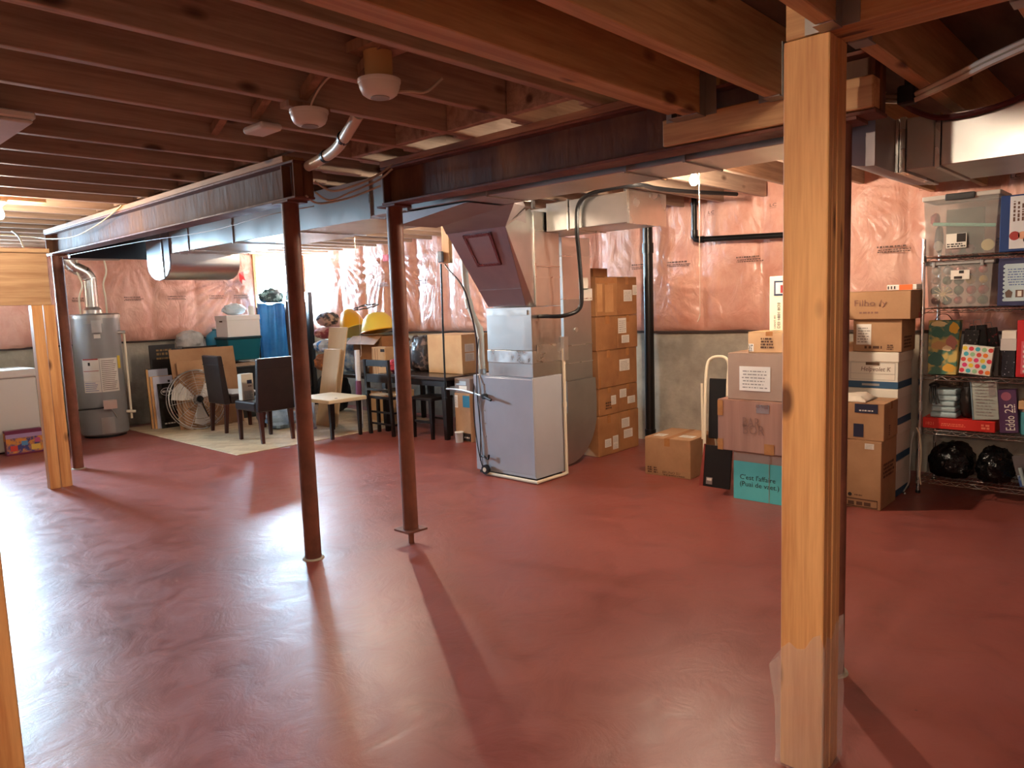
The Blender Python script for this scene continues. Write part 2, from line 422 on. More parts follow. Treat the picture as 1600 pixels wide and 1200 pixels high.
def blanket(axis, a0, a1, face, sgn, parent, step, gathers=(), hole=None, zb=1.16, zt=2.60):
    """pillowy insulation: axis 'x' or 'y' is the direction along the wall, face the wall plane, sgn the way it bulges"""
    mb = MB(); na = int((a1-a0)/step)+1; nz = int((zt-zb)/step)+1
    vs = []
    for i in range(na+1):
        a = a0+(a1-a0)*i/na
        for k in range(nz+1):
            t = k/nz; z = zb+(zt-zb)*t
            edge = min(1, math.sqrt(max(0, min(t*9, 1))))
            zz = z + .012*noise.noise(Vector((a*3, 0, 4)))*(1-min(t*6, 1))
            stud = abs(((a+.13) % .61)/.61-.5)*2      # 0 mid bay, 1 at stud
            d = .045+.055*(1-stud**4)*edge + .022*noise.noise(Vector((a*2.1, z*2.4, face)))+.010*noise.noise(Vector((a*6, z*4, face+5)))
            d -= .03*(1-edge)
            for (ga, gz, amp, rad, nf, lo, hi) in gathers:     # folds fanning out from a point
                dx = a-ga; dz = z-gz; R_ = math.hypot(dx, dz)
                if 0.02 < R_ < rad:
                    th = math.atan2(dz, dx)
                    if lo <= th <= hi or lo <= th-2*PI <= hi or lo <= th+2*PI <= hi:
                        w = (1-R_/rad)*min(R_*6, 1)
                        d += amp*w*math.sin(th*nf+1.5*noise.noise(Vector((th*3, R_*2, ga))))
            d = max(d, .012)
            p = face+sgn*d
            vs.append((a, p, zz) if axis == 'x' else (p, a, zz))
    fs = []
    for i in range(na):
        am = a0+(a1-a0)*(i+.5)/na
        for k in range(nz):
            zm = zb+(zt-zb)*(k+.5)/nz
            if hole and any(h[0]-.03 < am < h[1]+.03 and h[2]-.02 < zm < h[3]+.03 for h in hole): continue
            q = i*(nz+1)+k; fs.append((q, q+1, q+nz+2, q+nz+1))
    mb.add(vs, fs, True)
    o = mb.build('insulation_blanket', M_pink, parent, sharp=180)
    return o
blanket('x', RX0, RX1, RY1, -1, wall_left, .028, hole=[WIN1, WIN2],
        gathers=[(5.44, 2.06, .040, 1.4, 34, PI*.55, PI*1.6), (5.6, 2.0, .016, .6, 30, -PI, PI), (3.9, 2.3, .016, 1.0, 20, -PI, 0), (2.4, 1.7, .014, .9, 18, -PI, PI)])
blanket('y', RY0, RY1, RX1, -1, wall_back, .028,
        gathers=[(8.45, 2.22, .022, 1.3, 34, -PI, 0), (9.6, 2.3, .020, 1.0, 34, -PI, 0), (6.3, 1.18, .02, 1.1, 22, 0, PI), (2.2, 2.4, .014, .9, 26, -PI, 0), (4.05, 1.6, .012, .7, 30, -PI, PI)])
blanket('x', RX0, RX1, RY0, 1, wall_right, .09)
blanket('y', RY0, RY1, RX0, 1, wall_front, .09)
# dark acoustic sealant bead / plastic hem along the blanket's lower edge
M_hem = mat('grey_plastic_hem', rgb(74,62,58), .4, bump=.1)
def hem(axis, a0, a1, face, sgn, parent):
    pts = []
    n = int((a1-a0)/.12)
    for i in range(n+1):
        a = a0+(a1-a0)*i/n; z = 1.152+.012*noise.noise(Vector((a*3, 0, 4)))+.008*noise.noise(Vector((a*1.7, 3, face)))
        p = face+sgn*.02
        pts.append((a, p, z) if axis == 'x' else (p, a, z))
    MB().tube(pts, .013, 6).build('blanket_hem', M_hem, parent)
hem('x', RX0, RX1, RY1, -1, wall_left); hem('y', RY0, RY1, RX1, -1, wall_back)
# printed marks on the plastic: small print rows and the LC marks
def print_rows(px, py, pz, r, w, h, parent, seed):
    mb = MB(); glyph_rows(mb, (px, py, pz), r, (0,0,1), w, h*.52, 2, seed, .004, .55); glyph_rows(mb, (px+.0, py, pz+h*.62), r, (0,0,1), w*.98, h*.34, 1, seed+5, .004, .6)
    mb.build('vapour_barrier_print', M_inkf, parent)
for i, x in enumerate((2.55, 3.12, 3.75, 4.33, 4.92, 5.30)):
    print_rows(x, RY1-.128, 1.715, (1,0,0), .26, .062, wall_left, i)
for i, y in enumerate((9.42, 8.62, 7.78, 6.35, 4.30, 3.88, 3.14, 1.92, 1.1)):
    print_rows(RX1-.128, y, 1.80, (0,-1,0), .27, .062, wall_back, 20+i)
for y in (4.02, 3.42, 2.82, 2.22, 1.62, 1.02):
    mb = MB(); add_text(mb, 'LC', (RX1-.128, y, 2.275), (0,-1,0), (0,0,1), .028, .06, .004); add_text(mb, '__', (RX1-.128, y, 2.268), (0,-1,0), (0,0,1), .03, .06, .004)
    mb.build('vapour_barrier_mark', M_inkf, wall_back)
for x in (3.05, 4.1):
    mb = MB(); add_text(mb, 'LC', (x, RY1-.128, 2.13), (1,0,0), (0,0,1), .028, .06, .004); mb.build('vapour_barrier_mark', M_inkf, wall_left)
# red housewrap tape scraps
M_redtape = mat('red_sheathing_tape', rgb(198,40,44), .3, bump=.2)
mb = MB(); mb.add([(5.40,10.56,2.10),(5.47,10.57,2.12),(5.475,10.55,2.03),(5.50,10.56,1.98),(5.44,10.55,2.0),(5.43,10.55,1.93),(5.405,10.56,1.98)], [(0,1,2,6),(2,3,4,6),(4,5,6)]); mb.build('red_tape_scrap', M_redtape, wall_left)
mb = MB().box(6.46,6.475,8.30,8.42,2.15,2.24); mb.build('red_tape_scrap', M_redtape, wall_back)

# ---- windows
M_glass = bpy.data.materials.new('window_glass'); M_glass.use_nodes = True
def _glass(m, tint, gl):
    nt = m.node_tree; nt.nodes.clear(); N = nt.nodes.new; L = nt.links.new
    o = N('ShaderNodeOutputMaterial'); t = N('ShaderNodeBsdfTransparent'); g = N('ShaderNodeBsdfGlossy'); mx = N('ShaderNodeMixShader')
    t.inputs[0].default_value = (*tint, 1); g.inputs['Roughness'].default_value = .05; mx.inputs[0].default_value = gl
    L(t.outputs[0], mx.inputs[1]); L(g.outputs[0], mx.inputs[2]); L(mx.outputs[0], o.inputs[0])
_glass(M_glass, (.95,.97,.97), .06)
M_vinyl = mat('white_vinyl_frame', rgb(228,230,230), .4)
for i, w in enumerate((WIN1, WIN2)):
    mb = MB(); y0, y1 = RY1+.12, RY1+.18; t = .045
    mb.box(w[0], w[0]+t, y0, y1, w[2], w[3]); mb.box(w[1]-t, w[1], y0, y1, w[2], w[3])
    mb.box(w[0]+t, w[1]-t, y0, y1, w[2], w[2]+t); mb.box(w[0]+t, w[1]-t, y0, y1, w[3]-t, w[3])
    fr = struct(mb.build('window_%d' % (i+1), M_vinyl))
    MB().box(w[0]+t, w[1]-t, y0+.02, y0+.026, w[2]+t, w[3]-t).build('pane', M_glass, fr)
    jb = MB(); 
    jb.box(w[0]-.045, w[0], RY1-.13, RY1+.119, w[2]-.02, w[3]+.1); jb.box(w[1], w[1]+.045, RY1-.13, RY1+.119, w[2]-.02, w[3]+.1)
    jb.build('jamb_stud', M_fir_z, fr)
    MB().box(w[0]-.1, w[1]+.1, RY1-.13, RY1-.001, w[3]+.1, w[3]+.2).build('lintel', M_fir_x, fr)
    MB().box(w[0], w[1], RY1-.13, RY1+.119, w[2]-.04, w[2]-.001).build('sill', M_fir_x, fr)

# ---- ceiling: sheathing plus every joist as its own part
cb = MB(); cb.box(RX0-.2, RX1+.2, 1.70, RY1+.2, ZSUB, ZSUB+.02); cb.box(RX0-.2, RX1+.2, RY0-.2, 1.70, 2.47, 2.49); cb.box(RX0-.2, RX1+.2, 1.68, 1.72, 2.47, 2.64)
ceiling = struct(cb.build('ceiling', M_ply))
def part_box(name, m, par, *b, bevel=.003):
    return MB().box(*b).build(name, m, par, bevel=bevel)
JZ = 2.372
jy = [2.40+.413*k for k in range(-1, 21)]
for k, y in enumerate(jy):
    if y > 10.55: break
    if y < 8.2:
        part_box('joist', M_joist, ceiling, RX0, 2.98, y, y+.04, JZ, ZSUB)
        part_box('joist', M_joist, ceiling, 2.72, RX1-.12, y+.041, y+.081, JZ, ZSUB)
    else:
        part_box('joist', M_joist, ceiling, RX0, RX1-.12, y, y+.04, JZ, ZSUB)
# cross braces between neighbouring joists
for (x, k) in ((1.72, 1), (1.72, 2), (1.72, 3), (1.72, 0), (4.4, 2), (4.4, 4), (4.4, 6), (4.4, 8)):
    y0 = jy[k]+.045 if x < 2.7 else jy[k]+.085; y1 = jy[k+1]-.004
    for s, dx in ((0, 0), (1, .045)):
        za, zb = (JZ+.015, ZSUB-.05) if s == 0 else (ZSUB-.05, JZ+.015)
        mb = MB().hexa([(x+dx, y0, za), (x+dx+.038, y0, za), (x+dx+.038, y1, zb), (x+dx, y1, zb), (x+dx, y0, za+.04), (x+dx+.038, y0, za+.04), (x+dx+.038, y1, zb+.04), (x+dx, y1, zb+.04)])
        mb.build('cross_brace', M_brace, ceiling)
# full-depth blocking over the beams
for k in range(0, 15):
    if 3.6 < jy[k] < 8.0: part_box('blocking', M_joist, ceiling, 2.30, 2.338, jy[k]+.044, jy[k+1]-.004, JZ+.03, ZSUB)
    if jy[k] < 3.6: part_box('blocking', M_joist, ceiling, 2.60, 2.64, jy[k]+.044, jy[k+1]-.004, JZ+.002, ZSUB)
# dropped-floor joists near the camera (lower, hung on metal hangers)
DZ = 2.222
M_fir_n = wood('golden_joist_lumber', 'x', rgb(214,172,124), rgb(176,132,90))
part_box('joist', M_fir_n, ceiling, RX0, 2.775, 1.475, 1.540, DZ, 2.469)
part_box('joist', M_fir_n, ceiling, RX0, 2.70, 1.544, 1.600, DZ+.012, 2.469)
part_box('joist', M_fir_n, ceiling, RX0, 2.775, 1.145, 1.200, DZ, 2.469)
for y in (.745, .35, -.05, -.46, -.87, -1.28, -1.7, -2.1, -2.5, -2.9):
    part_box('joist', M_fir_n, ceiling, RX0, 2.172, y, y+.048, DZ, 2.469)
    part_box('joist', M_fir_n, ceiling, 2.322, RX1-.13, y-.02, y+.028, DZ, 2.469)
part_box('joist', M_fir_n, ceiling, 2.95, RX1-.13, 1.16, 1.20, DZ+.02, 2.469); part_box('joist', M_fir_n, ceiling, 2.95, RX1-.13, 1.50, 1.54, DZ+.02, 2.469)
M_hang = metal('joist_hanger_steel', (.42,.40,.38), .5)
def hanger(x, y0, y1, z, s=1):
    mb = MB(); mb.box(x-.07, x, y0-.004, y1+.004, z-.004, z); mb.box(x-.045, x, y0-.004, y0-.001, z, z+.19); mb.box(x-.045, x, y1+.001, y1+.004, z, z+.19)
    mb.box(x-.003, x, y0-.05, y0-.004, z+.0, z+.19); mb.box(x-.003, x, y1+.004, y1+.05, z+.0, z+.19)
    mb.build('joist_hanger', M_hang, ceiling)
hanger(2.775, 1.475, 1.60, DZ-.001); hanger(2.775, 1.145, 1.20, DZ-.001)
for y in (.745, .35, -.05): hanger(2.172, y, y+.048, DZ-.001)
mb = MB(); 
for y in (.725, .33, -.07):
    mb = MB(); mb.box(2.322, 2.392, y-.004, y+.052, DZ-.005, DZ-.001); mb.box(2.322, 2.36, y-.004, y-.001, DZ, DZ+.17); mb.box(2.322, 2.36, y+.049, y+.052, DZ, DZ+.17); mb.build('joist_hanger', M_hang, ceiling)
# pale added boards stand in for bulb-lit sheathing between joists past the steel beam
for (x0, x1, y) in ((2.62,2.5,2.30),(2.58,2.5,2.72),(2.60,2.5,3.13),(2.6,2.5,3.52)):
    part_box('lit_sheathing_strip', M_fir_x, ceiling, x0, x1+.45, y-.05, y+.03, ZSUB-.03, ZSUB-.002)

# ---- steel beams on pipe columns
def ibeam(name, label, x0, x1, y0, y1, z0, z1, plate, plate_end):
    xm = (x0+x1)/2
    t = thing(name, label, 'beam', (xm, (y0+y1)/2, z0))
    MB().box(xm-.005, xm+.005, y0, y1, z0+.014, z1-.014).build('web', M_beam, t)
    MB().box(x0, x1, y0, y1, z0, z0+.013).build('bottom_flange', M_rust, t, bevel=.002)
    MB().box(x0, x1, y0, y1, z1-.013, z1).build('top_flange', M_rust, t, bevel=.002)
    for ye in (y0+.006, y0+.13, y1-.02):
        MB().box(x0+.004, xm-.006, ye, ye+.010, z0+.014, z1-.014).build('stiffener_plate', M_beam, t)
        MB().box(xm+.006, x1-.004, ye, ye+.010, z0+.014, z1-.014).build('stiffener_plate', M_beam, t)
    MB().box(x0-.004, x1+.004, plate_end, y1, z1+.001, JZ-.001).build('wood_plate', plate, t, bevel=.003)
    return t
ibeam('steel_beam', 'rusty brown steel beam with pale wood plate on the left', 2.255, 2.385, 3.70, 8.28, 2.127, 2.334, M_fir_y, 3.80)
ibeam('steel_beam', 'dark red-brown steel beam above the centre duct', 2.80, 2.93, .84, 3.63, 2.115, 2.334, M_plate, 1.72)
pk = MB().box(2.782, 2.860, .845, 1.675, 2.132, 2.240).build('packing_timber', M_fir_y, bevel=.004)
tag(pk, 'golden wood block packed into the dark steel beam behind the post', 'timber')
# dark timber drop across the left bay
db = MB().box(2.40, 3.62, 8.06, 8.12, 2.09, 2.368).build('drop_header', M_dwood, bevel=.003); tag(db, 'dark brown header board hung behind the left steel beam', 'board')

def column(label, x, y, ztop, jack=False):
    t = thing('steel_column', label, 'column', (x, y, 0))
    z0 = .085 if jack else .0
    mb = MB(); n = 24
    mb.cyl((x, y, z0+(.013 if jack else .008)), (x, y, ztop-.012), .049, .049, 24, False); mb.build('pipe', M_rust, t)
    MB().box(x-.065, x+.065, y-.085, y+.085, ztop-.012, ztop-.001).build('cap_plate', M_rust, t)
    if jack:
        MB().box(x-.075, x+.075, y-.075, y+.075, z0, z0+.012).build('bearing_plate', M_rust, t)
        MB().cyl((x, y, .0), (x, y, z0), .018, .018, 12).build('jack_screw', M_rust, t)
    else:
        MB().lathe([(.066,0),(.062,.006),(.054,.008)], 20, (x, y, 0)).build('grout_collar', M_conc, t)
    return t
column('round rust-red steel column under the left beam near end', 2.315, 3.86, 2.127)
column('round rust-red steel column on a screw jack plate', 2.866, 3.597, 2.115, True)
column('rust-red steel column beside the water heater', 2.315, 8.16, 2.127)
column('rust-red steel column hidden behind the big wood post', 2.866, .99, 2.115)

# ---- wood posts
t = thing('wood_post', 'built-up wood post wrapped with plastic at its foot', 'post', (2.245, .835, 0))
for i in range(4):
    MB().box(2.172+.037*i+.0012, 2.172+.037*(i+1)-.0012, .775+.002*(i % 2), .905, 0.0, 2.219).build('ply', M_fir_z, t, bevel=.003)
M_wrap = mat('clear_poly_wrap', rgb(236,226,222), .25, 0, alpha=.26, bump=.8, bscale=14, coat=.6)
def wrap_mesh():
    mb = MB(); ring = [(2.166,.769),(2.326,.769),(2.326,.911),(2.166,.911)]
    pts = []
    for a, b in zip(ring, ring[1:]+ring[:1]):
        for k in range(8): pts.append((a[0]+(b[0]-a[0])*k/8, a[1]+(b[1]-a[1])*k/8))
    n = len(pts); cx, cy = 2.246, .84; rows = 12; vs = []
    for r in range(rows+1):
        for i, (x, y) in enumerate(pts):
            top = .40+.07*math.sin(i/n*2*PI*1+.4)+(.05 if i > 24 else 0)+.02*math.sin(i*1.7); z = top*r/rows
            o = .004+.010*abs(noise.noise(Vector((x*9, y*9, z*7))))+(.02*(r/rows)**3 if 24 <= i else 0)
            d = Vector((x-cx, y-cy)).normalized(); vs.append((x+d.x*o, y+d.y*o, z+.002))
    mb.add(vs, [(r*n+i, r*n+(i+1) % n, (r+1)*n+(i+1) % n, (r+1)*n+i) for r in range(rows) for i in range(n)], True)
    return mb
wrap_mesh().build('plastic_wrap', M_wrap, t)
t = thing('wood_header', 'two-ply golden header beam resting on the big wood post', 'beam', (2.245, -.9, 2.221))
for i in range(3): MB().box(2.174+.049*i, 2.174+.049*i+.048, -2.9, .90, 2.221, 2.468).build('ply', M_fir_y, t, bevel=.003)
t = thing('wood_post', 'two-ply wood post carrying a short header in the left background', 'post', (1.94, 7.40, 0))
MB().box(1.852, 1.936, 7.36, 7.45, 0, 1.628).build('ply', M_fir_z, t, bevel=.003); MB().box(1.944, 2.030, 7.366, 7.452, 0, 1.628).build('ply', M_fir_z, t, bevel=.003)
t = thing('wood_header', 'knotty short wood header crossing the left edge', 'beam', (1.2, 7.41, 1.63))
MB().box(.1, 2.012, 7.372, 7.41, 1.63, 2.075).build('ply', M_fir_x, t, bevel=.003); MB().box(.1, 2.012, 7.413, 7.45, 1.63, 2.075).build('ply', M_fir_x, t, bevel=.003)
MB().box(.1, 2.03, 7.35, 7.46, 2.077, 2.115).build('top_plate', M_fir_x, t, bevel=.003)
p2 = MB().box(.35, .44, 7.37, 7.45, 0, 1.628).build('wood_post', M_fir_z, bevel=.003); tag(p2, 'wood post under the far end of the short header', 'post')
p3 = MB().box(.455, .546, 2.80, 2.89, 0, JZ-.001).build('wood_post', M_fir_z, bevel=.004); tag(p3, 'near golden wood post cut off by the left edge', 'post')
# ============================================================ LIGHT BULBS
M_bulb = mat('bulb_glow', (1,.9,.8), .3, emit=BULB_COL, estr=BULB_W)
M_porc = mat('porcelain_lampholder', rgb(226,218,204), .35)
M_string = mat('pull_string', rgb(238,226,204), .8)
def bulb_mat(n, k): return mat(n, (1,.9,.8), .3, emit=BULB_COL, estr=BULB_W*k)
def bulb(label, x, y, ztop, string=None, zs=None, gm=None):
    t = thing('light_bulb', label, 'light bulb', (x, y, ztop))
    MB().lathe([(.055,ztop-.001),(.055,ztop-.014),(.030,ztop-.034),(.022,ztop-.045)][::-1], 20, (x, y, 0)).build('lampholder', M_porc, t)
    z = ztop-.045
    MB().lathe([(.0,-.092),(.012,-.090),(.022,-.081),(.028,-.066),(.029,-.055),(.024,-.036),(.015,-.018),(.013,-.001)], 16, (x, y, z)).build('glass', gm or M_bulb, t)
    if string:
        sx, sy = string
        MB().tube([(sx, sy, ztop-.03), (sx, sy, zs+.01)], .0016, 6).build('pull_string', M_string, t)
        MB().tube([(sx, sy, zs+.02), (sx+.006, sy+.012, zs-.012), (sx+.002, sy+.02, zs-.03)], .003, 6).build('string_knot', M_string, t)
    return t
def mount(label, x, y, z0, z1, cat='board'):
    o = MB().box(x-.30, x+.30, y-.045, y+.045, z0, z1).build('mounting_board', M_fir_x, bevel=.003); return tag(o, label, cat)
bulb('lit bare bulb above the stacked boxes by the right wall', 4.50, 2.475, 2.371, (4.56, 2.47), 1.36, bulb_mat('bright_bulb_glow', 1.28))
bulb('lit bare bulb over the dining chairs behind the duct', 4.36, 6.02, 2.371, (4.32, 6.06), 1.05)
bulb('lit bare bulb at the left edge under the joists', 1.47, 6.38, 2.371, gm=bulb_mat('left_bulb_glow', .42))
bulb('added unseen fill bulb in the joist bay behind the viewer', -.90, .97, 2.40, gm=bulb_mat('rear_fill_glow', .95))  # fill light: unseen bulb added to brighten the post from behind the camera
bulb('added unseen fill bulb in the next joist bay behind the viewer', -.55, -.22, 2.40, gm=bulb_mat('side_fill_glow', 1.0))  # second unseen fill bulb, added to light the post's right face
tag(MB().box(-.65,-.45,-.405,-.055,2.401,2.469).build('mounting_board', M_fir_y, bevel=.003), 'added wood block holding the second fill bulb behind the viewer', 'board')  # added only to carry the second fill bulb
tag(MB().box(-1.0,-.8,.80,1.14,2.401,2.469).build('mounting_board', M_fir_y, bevel=.003), 'added wood block holding the fill bulb behind the viewer', 'board')  # added only to carry the first fill bulb
mount('wood batten holding the bulb by the right wall', 4.5, 2.50, 2.3722, 2.41)
mount('wood batten holding the bulb over the chairs', 4.36, 6.03, 2.3722, 2.41)
mount('wood batten holding the left bulb', 1.47, 6.40, 2.3722, 2.41)

# ============================================================ DUCTWORK
def ribs(mb, x0, x1, y, z0, z1, w=.012, p=.007):
    mb.box(x0-p, x1+p, y-w/2, y+w/2, z0-p, z1+p); return mb
# main trunk, sections as separate parts
t = thing('trunk_duct', 'long galvanized trunk duct running behind the steel beams', 'duct', (3.17, 3.0, 2.10))
secs = [(1.18, 1.69), (1.69, 2.0), (2.0, 2.92), (2.92, 3.62), (3.62, 4.0), (4.0, 4.9), (4.9, 5.9), (5.9, 6.75), (6.75, 7.14)]
for i, (a, b) in enumerate(secs):
    x0, x1, z0 = (2.99, 3.34, 2.10) if a < 3.9 else (2.99, 3.60, 2.085)
    zt = 2.232 if a < 1.6 else 2.345
    MB().box(x0, x1, a+.001, b-.001, z0, zt).build('duct_section', M_galv if i != 3 else M_galv2, t, bevel=.003)
    ribs(MB(), x0, x1, b, z0, zt).build('drive_cleat', M_seam, t)
# hood below the trunk where the slanted plenum joins
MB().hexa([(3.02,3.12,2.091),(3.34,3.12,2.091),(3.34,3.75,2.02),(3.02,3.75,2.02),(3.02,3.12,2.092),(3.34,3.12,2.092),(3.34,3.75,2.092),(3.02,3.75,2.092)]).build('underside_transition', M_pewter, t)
# rounded end boot at the left end
pr = [(7.16,2.345),(7.16,2.0)]
for k in range(0, 9):
    a = PI*k/8; pr.append((7.42-.26*math.cos(a), 2.0-.155*math.sin(a)))
pr += [(7.68,2.0),(7.68,2.345)]
t = thing('duct_boot', 'rounded shiny duct boot hanging at the left end of the trunk', 'duct', (3.3, 7.42, 1.845))
MB().prism(pr, 2.99, 3.68, 'x', smooth=True).build('shell', M_galv, t, sharp=50)
prc = [(y*1.0+(.0), z) for y, z in pr]
MB().prism([(7.42+(y-7.42)*1.03, z-.004 if z < 2.3 else z) for y, z in pr], 2.975, 2.989, 'x').build('end_cheek', mat('pale_zinc_cheek', rgb(150,164,178), .55), t)
MB().box(2.966, 2.974, 7.30, 7.318, 1.86, 2.3).build('cheek_seam', M_seam, t)
# right-hand duct beyond the post
t = thing('branch_duct', 'wide galvanized duct under the ceiling at the top right', 'duct', (3.55, -.8, 1.97))
MB().box(3.28, 3.80, -2.8, .745, 1.972, 2.165).build('duct_section', M_galv, t, bevel=.003)
MB().box(3.272, 3.808, .747, .765, 1.966, 2.172).build('drive_cleat', M_seam, t)
MB().box(3.278, 3.80, .767, .868, 1.972, 2.172).build('duct_collar', M_galv2, t, bevel=.003)
MB().box(3.270, 3.808, .870, .890, 1.964, 2.178).build('drive_cleat', M_seam, t)
MB().box(3.268, 3.80, .894, .905, 1.966, 2.172).build('standing_seam', M_seam, t)
pr = [(.907,2.172),(.907,1.972)]
for k in range(0, 9):
    s = k/8; pr.append((.907+.27*s, 1.968+.135*s*s))
pr += [(1.178,2.172)]
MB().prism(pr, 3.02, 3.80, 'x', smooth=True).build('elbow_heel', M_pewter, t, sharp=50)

# ============================================================ FURNACE
t = thing('furnace', 'grey sheet-metal furnace cabinet with tall plenum and slanted duct', 'furnace', (4.7, 4.3, 0))
fx0, fx1, fy0, fy1 = 4.50, 4.885, 3.95, 4.66
cab = MB().box(fx0, fx1, fy0, fy1, .03, .882).build('cabinet', M_furn, t, bevel=.004)
MB().box(fx0-.006, fx0-.0005, fy0+.008, fy1-.16, .06, .868).build('door_panel', M_furn, cab, bevel=.003)
for k in range(5): MB().cyl((fx0-.008, fy1-.13, .80-.115*k), (fx0-.0, fy1-.13, .80-.115*k), .006, .006, 8).build('screw', M_hang, cab)
MB().box(fx0-.012, fx0-.001, fy0+.002, fy0+.010, .05, .88).build('corner_trim', M_furn, cab)
MB().box(fx0+.02, fx1-.02, fy0+.02, fy1-.02, 0, .03).build('base', M_black, t)
# lower plenum, wrapped with foil
MB().box(fx0, fx1-.0, fy0, 4.465, .884, 1.0).build('coil_case', M_galv, t, bevel=.003)
MB().box(fx0-.004, fx1+.004, fy0-.004, 4.469, 1.0, 1.105).build('foil_band', M_foil, t, bevel=.003)
MB().box(fx0, fx1, fy0, 4.465, 1.107, 1.465).build('supply_plenum', M_galv, t, bevel=.003)
for (z0, z1) in ((1.467, 1.79), (1.792, 2.08), (2.082, 2.235)):
    MB().box(4.56, fx1, fy0, 4.44, z0, z1).build('riser_section', M_galv, t, bevel=.003)
for z in (1.79, 1.70, 2.08): MB().box(4.556, fx1+.004, fy0-.004, 4.444, z, z+.008).build('riser_seam', M_seam, t)
MB().box(4.552, 4.57, fy0-.012, fy0-.001, 1.47, 2.23).build('corner_angle', M_seam, t)
# slanted duct rising from the plenum front to the trunk
b0 = [(4.50,4.005,1.475),(4.50,4.44,1.475),(3.90,4.27,2.05),(3.90,3.645,2.05)]           # visible underside, four corners
tp = [(4.559,3.965,1.49),(4.559,4.44,1.49),(4.559,4.30,2.22),(4.559,3.965,2.22)]
u0 = MB().hexa([b0[0], b0[1], b0[2], b0[3], (4.558,4.005,1.475), (4.558,4.44,1.475), (4.30,4.36,2.22), (4.30,3.80,2.22)])
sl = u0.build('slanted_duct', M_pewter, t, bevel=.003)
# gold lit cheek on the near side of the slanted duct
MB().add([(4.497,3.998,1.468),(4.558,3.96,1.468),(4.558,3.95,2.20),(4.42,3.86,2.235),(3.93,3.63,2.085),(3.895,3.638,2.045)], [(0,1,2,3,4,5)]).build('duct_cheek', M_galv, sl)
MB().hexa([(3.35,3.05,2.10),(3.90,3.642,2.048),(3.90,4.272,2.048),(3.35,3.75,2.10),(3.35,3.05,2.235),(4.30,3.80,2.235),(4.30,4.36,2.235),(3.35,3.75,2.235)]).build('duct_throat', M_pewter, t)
# access panel on the slanted underside
P0, P1, P2, P3 = [Vector(p) for p in b0]
def on_sl(a, b, off):       # a across 0..1 (near to far), b up the slope 0..1
    p = (P0*(1-a)+P1*a)*(1-b)+(P3*(1-a)+P2*a)*b
    n = (P3-P0).cross(P1-P0).normalized()
    if n.x > 0: n = -n
    return p+n*off
def sl_box(a0, a1, b0_, b1_, h):
    return MB().hexa([on_sl(a0,b0_,.001), on_sl(a1,b0_,.001), on_sl(a1,b1_,.001), on_sl(a0,b1_,.001), on_sl(a0,b0_,h), on_sl(a1,b0_,h), on_sl(a1,b1_,h), on_sl(a0,b1_,h)])
sl_box(.28, .70, .60, .93, .006).build('access_panel', M_pewter, sl)
for q in ((.25,.29,.57,.96), (.69,.73,.57,.96), (.25,.73,.57,.60), (.25,.73,.93,.96)):
    sl_box(*q, .012).build('panel_tape', mat('red_foil_tape', rgb(150,92,92), .25, .6, bump=.6, bscale=60) if 'red_foil_tape' not in bpy.data.materials else bpy.data.materials['red_foil_tape'], sl)
sl_box(0, 1, .235, .245, .004).build('cross_seam', M_pewter, sl)
MB().box(4.492, 4.499, 3.99, 4.45, 1.40, 1.44).build('flange_strip', M_seam, t)
# foil patch and trap box at the near side
mb = MB().box(4.55, 4.90, fy0-.012, fy0-.0045, 1.08, 1.15); mb.build('foil_patch', M_foil, t)
mb = MB().box(4.86, 4.915, 3.905, 3.945, 1.0, 1.20); mb.build('foil_patch', M_foil, t)
# ivory condensate pipe down the side and round the foot
cp = [(4.872,3.925,1.10),(4.872,3.925,.06),(4.87,3.92,.022),(4.47,3.905,.018),(4.455,3.915,.018),(4.470,4.62,.018)]
MB().tube(bez([(4.872,3.925,1.10),(4.872,3.925,.6),(4.872,3.925,.08),(4.86,3.922,.020),(4.70,3.918,.018),(4.49,3.915,.018),(4.465,3.93,.018),(4.468,4.2,.018),(4.472,4.52,.018)], 5), .014, 10).build('condensate_pipe', M_ivory, t)
MB().cyl((4.872,3.925,.60),(4.872,3.925,.64), .018, .018, 12).build('pipe_coupling', M_ivory, t)
# gas cock, cables and float at the front left
MB().tube(bez([(4.48,4.54,.70),(4.49,4.60,.71),(4.60,4.92,.718),(4.60,5.13,.72)], 5), .010, 8).build('gas_stub', M_galv2, t)
MB().cyl((4.455,4.50,.70),(4.50,4.50,.70), .024, .024, 12).build('gas_cock', M_black, t)
MB().tube([(4.47,4.50,.70),(4.44,4.44,.695),(4.43,4.38,.68)], .012, 8).build('gas_cock_handle', M_black, t)
for k, pts in enumerate(([(4.55,4.62,1.2),(4.50,4.61,.95),(4.485,4.60,.70),(4.485,4.58,.4),(4.48,4.59,.12)], [(4.55,4.64,1.05),(4.485,4.56,.80),(4.49,4.585,.5),(4.48,4.56,.06)], [(4.52,4.66,.88),(4.47,4.64,.6),(4.465,4.60,.25),(4.47,4.55,.05)])):
    MB().tube(bez(pts, 6), .005, 6).build('cable', M_black if k != 1 else M_hang, t)
MB().cyl((4.44,4.50,.055),(4.47,4.50,.055), .042, .042, 16).build('drain_trap', M_black, t); MB().cyl((4.435,4.50,.055),(4.44,4.50,.055), .02, .02, 12).build('drain_trap_cap', M_ivory, t)
MB().tube(bez([(4.47,4.56,.16),(4.455,4.52,.17),(4.455,4.47,.15),(4.46,4.46,.19)], 5), .009, 8).build('trap_arm', M_black, t)

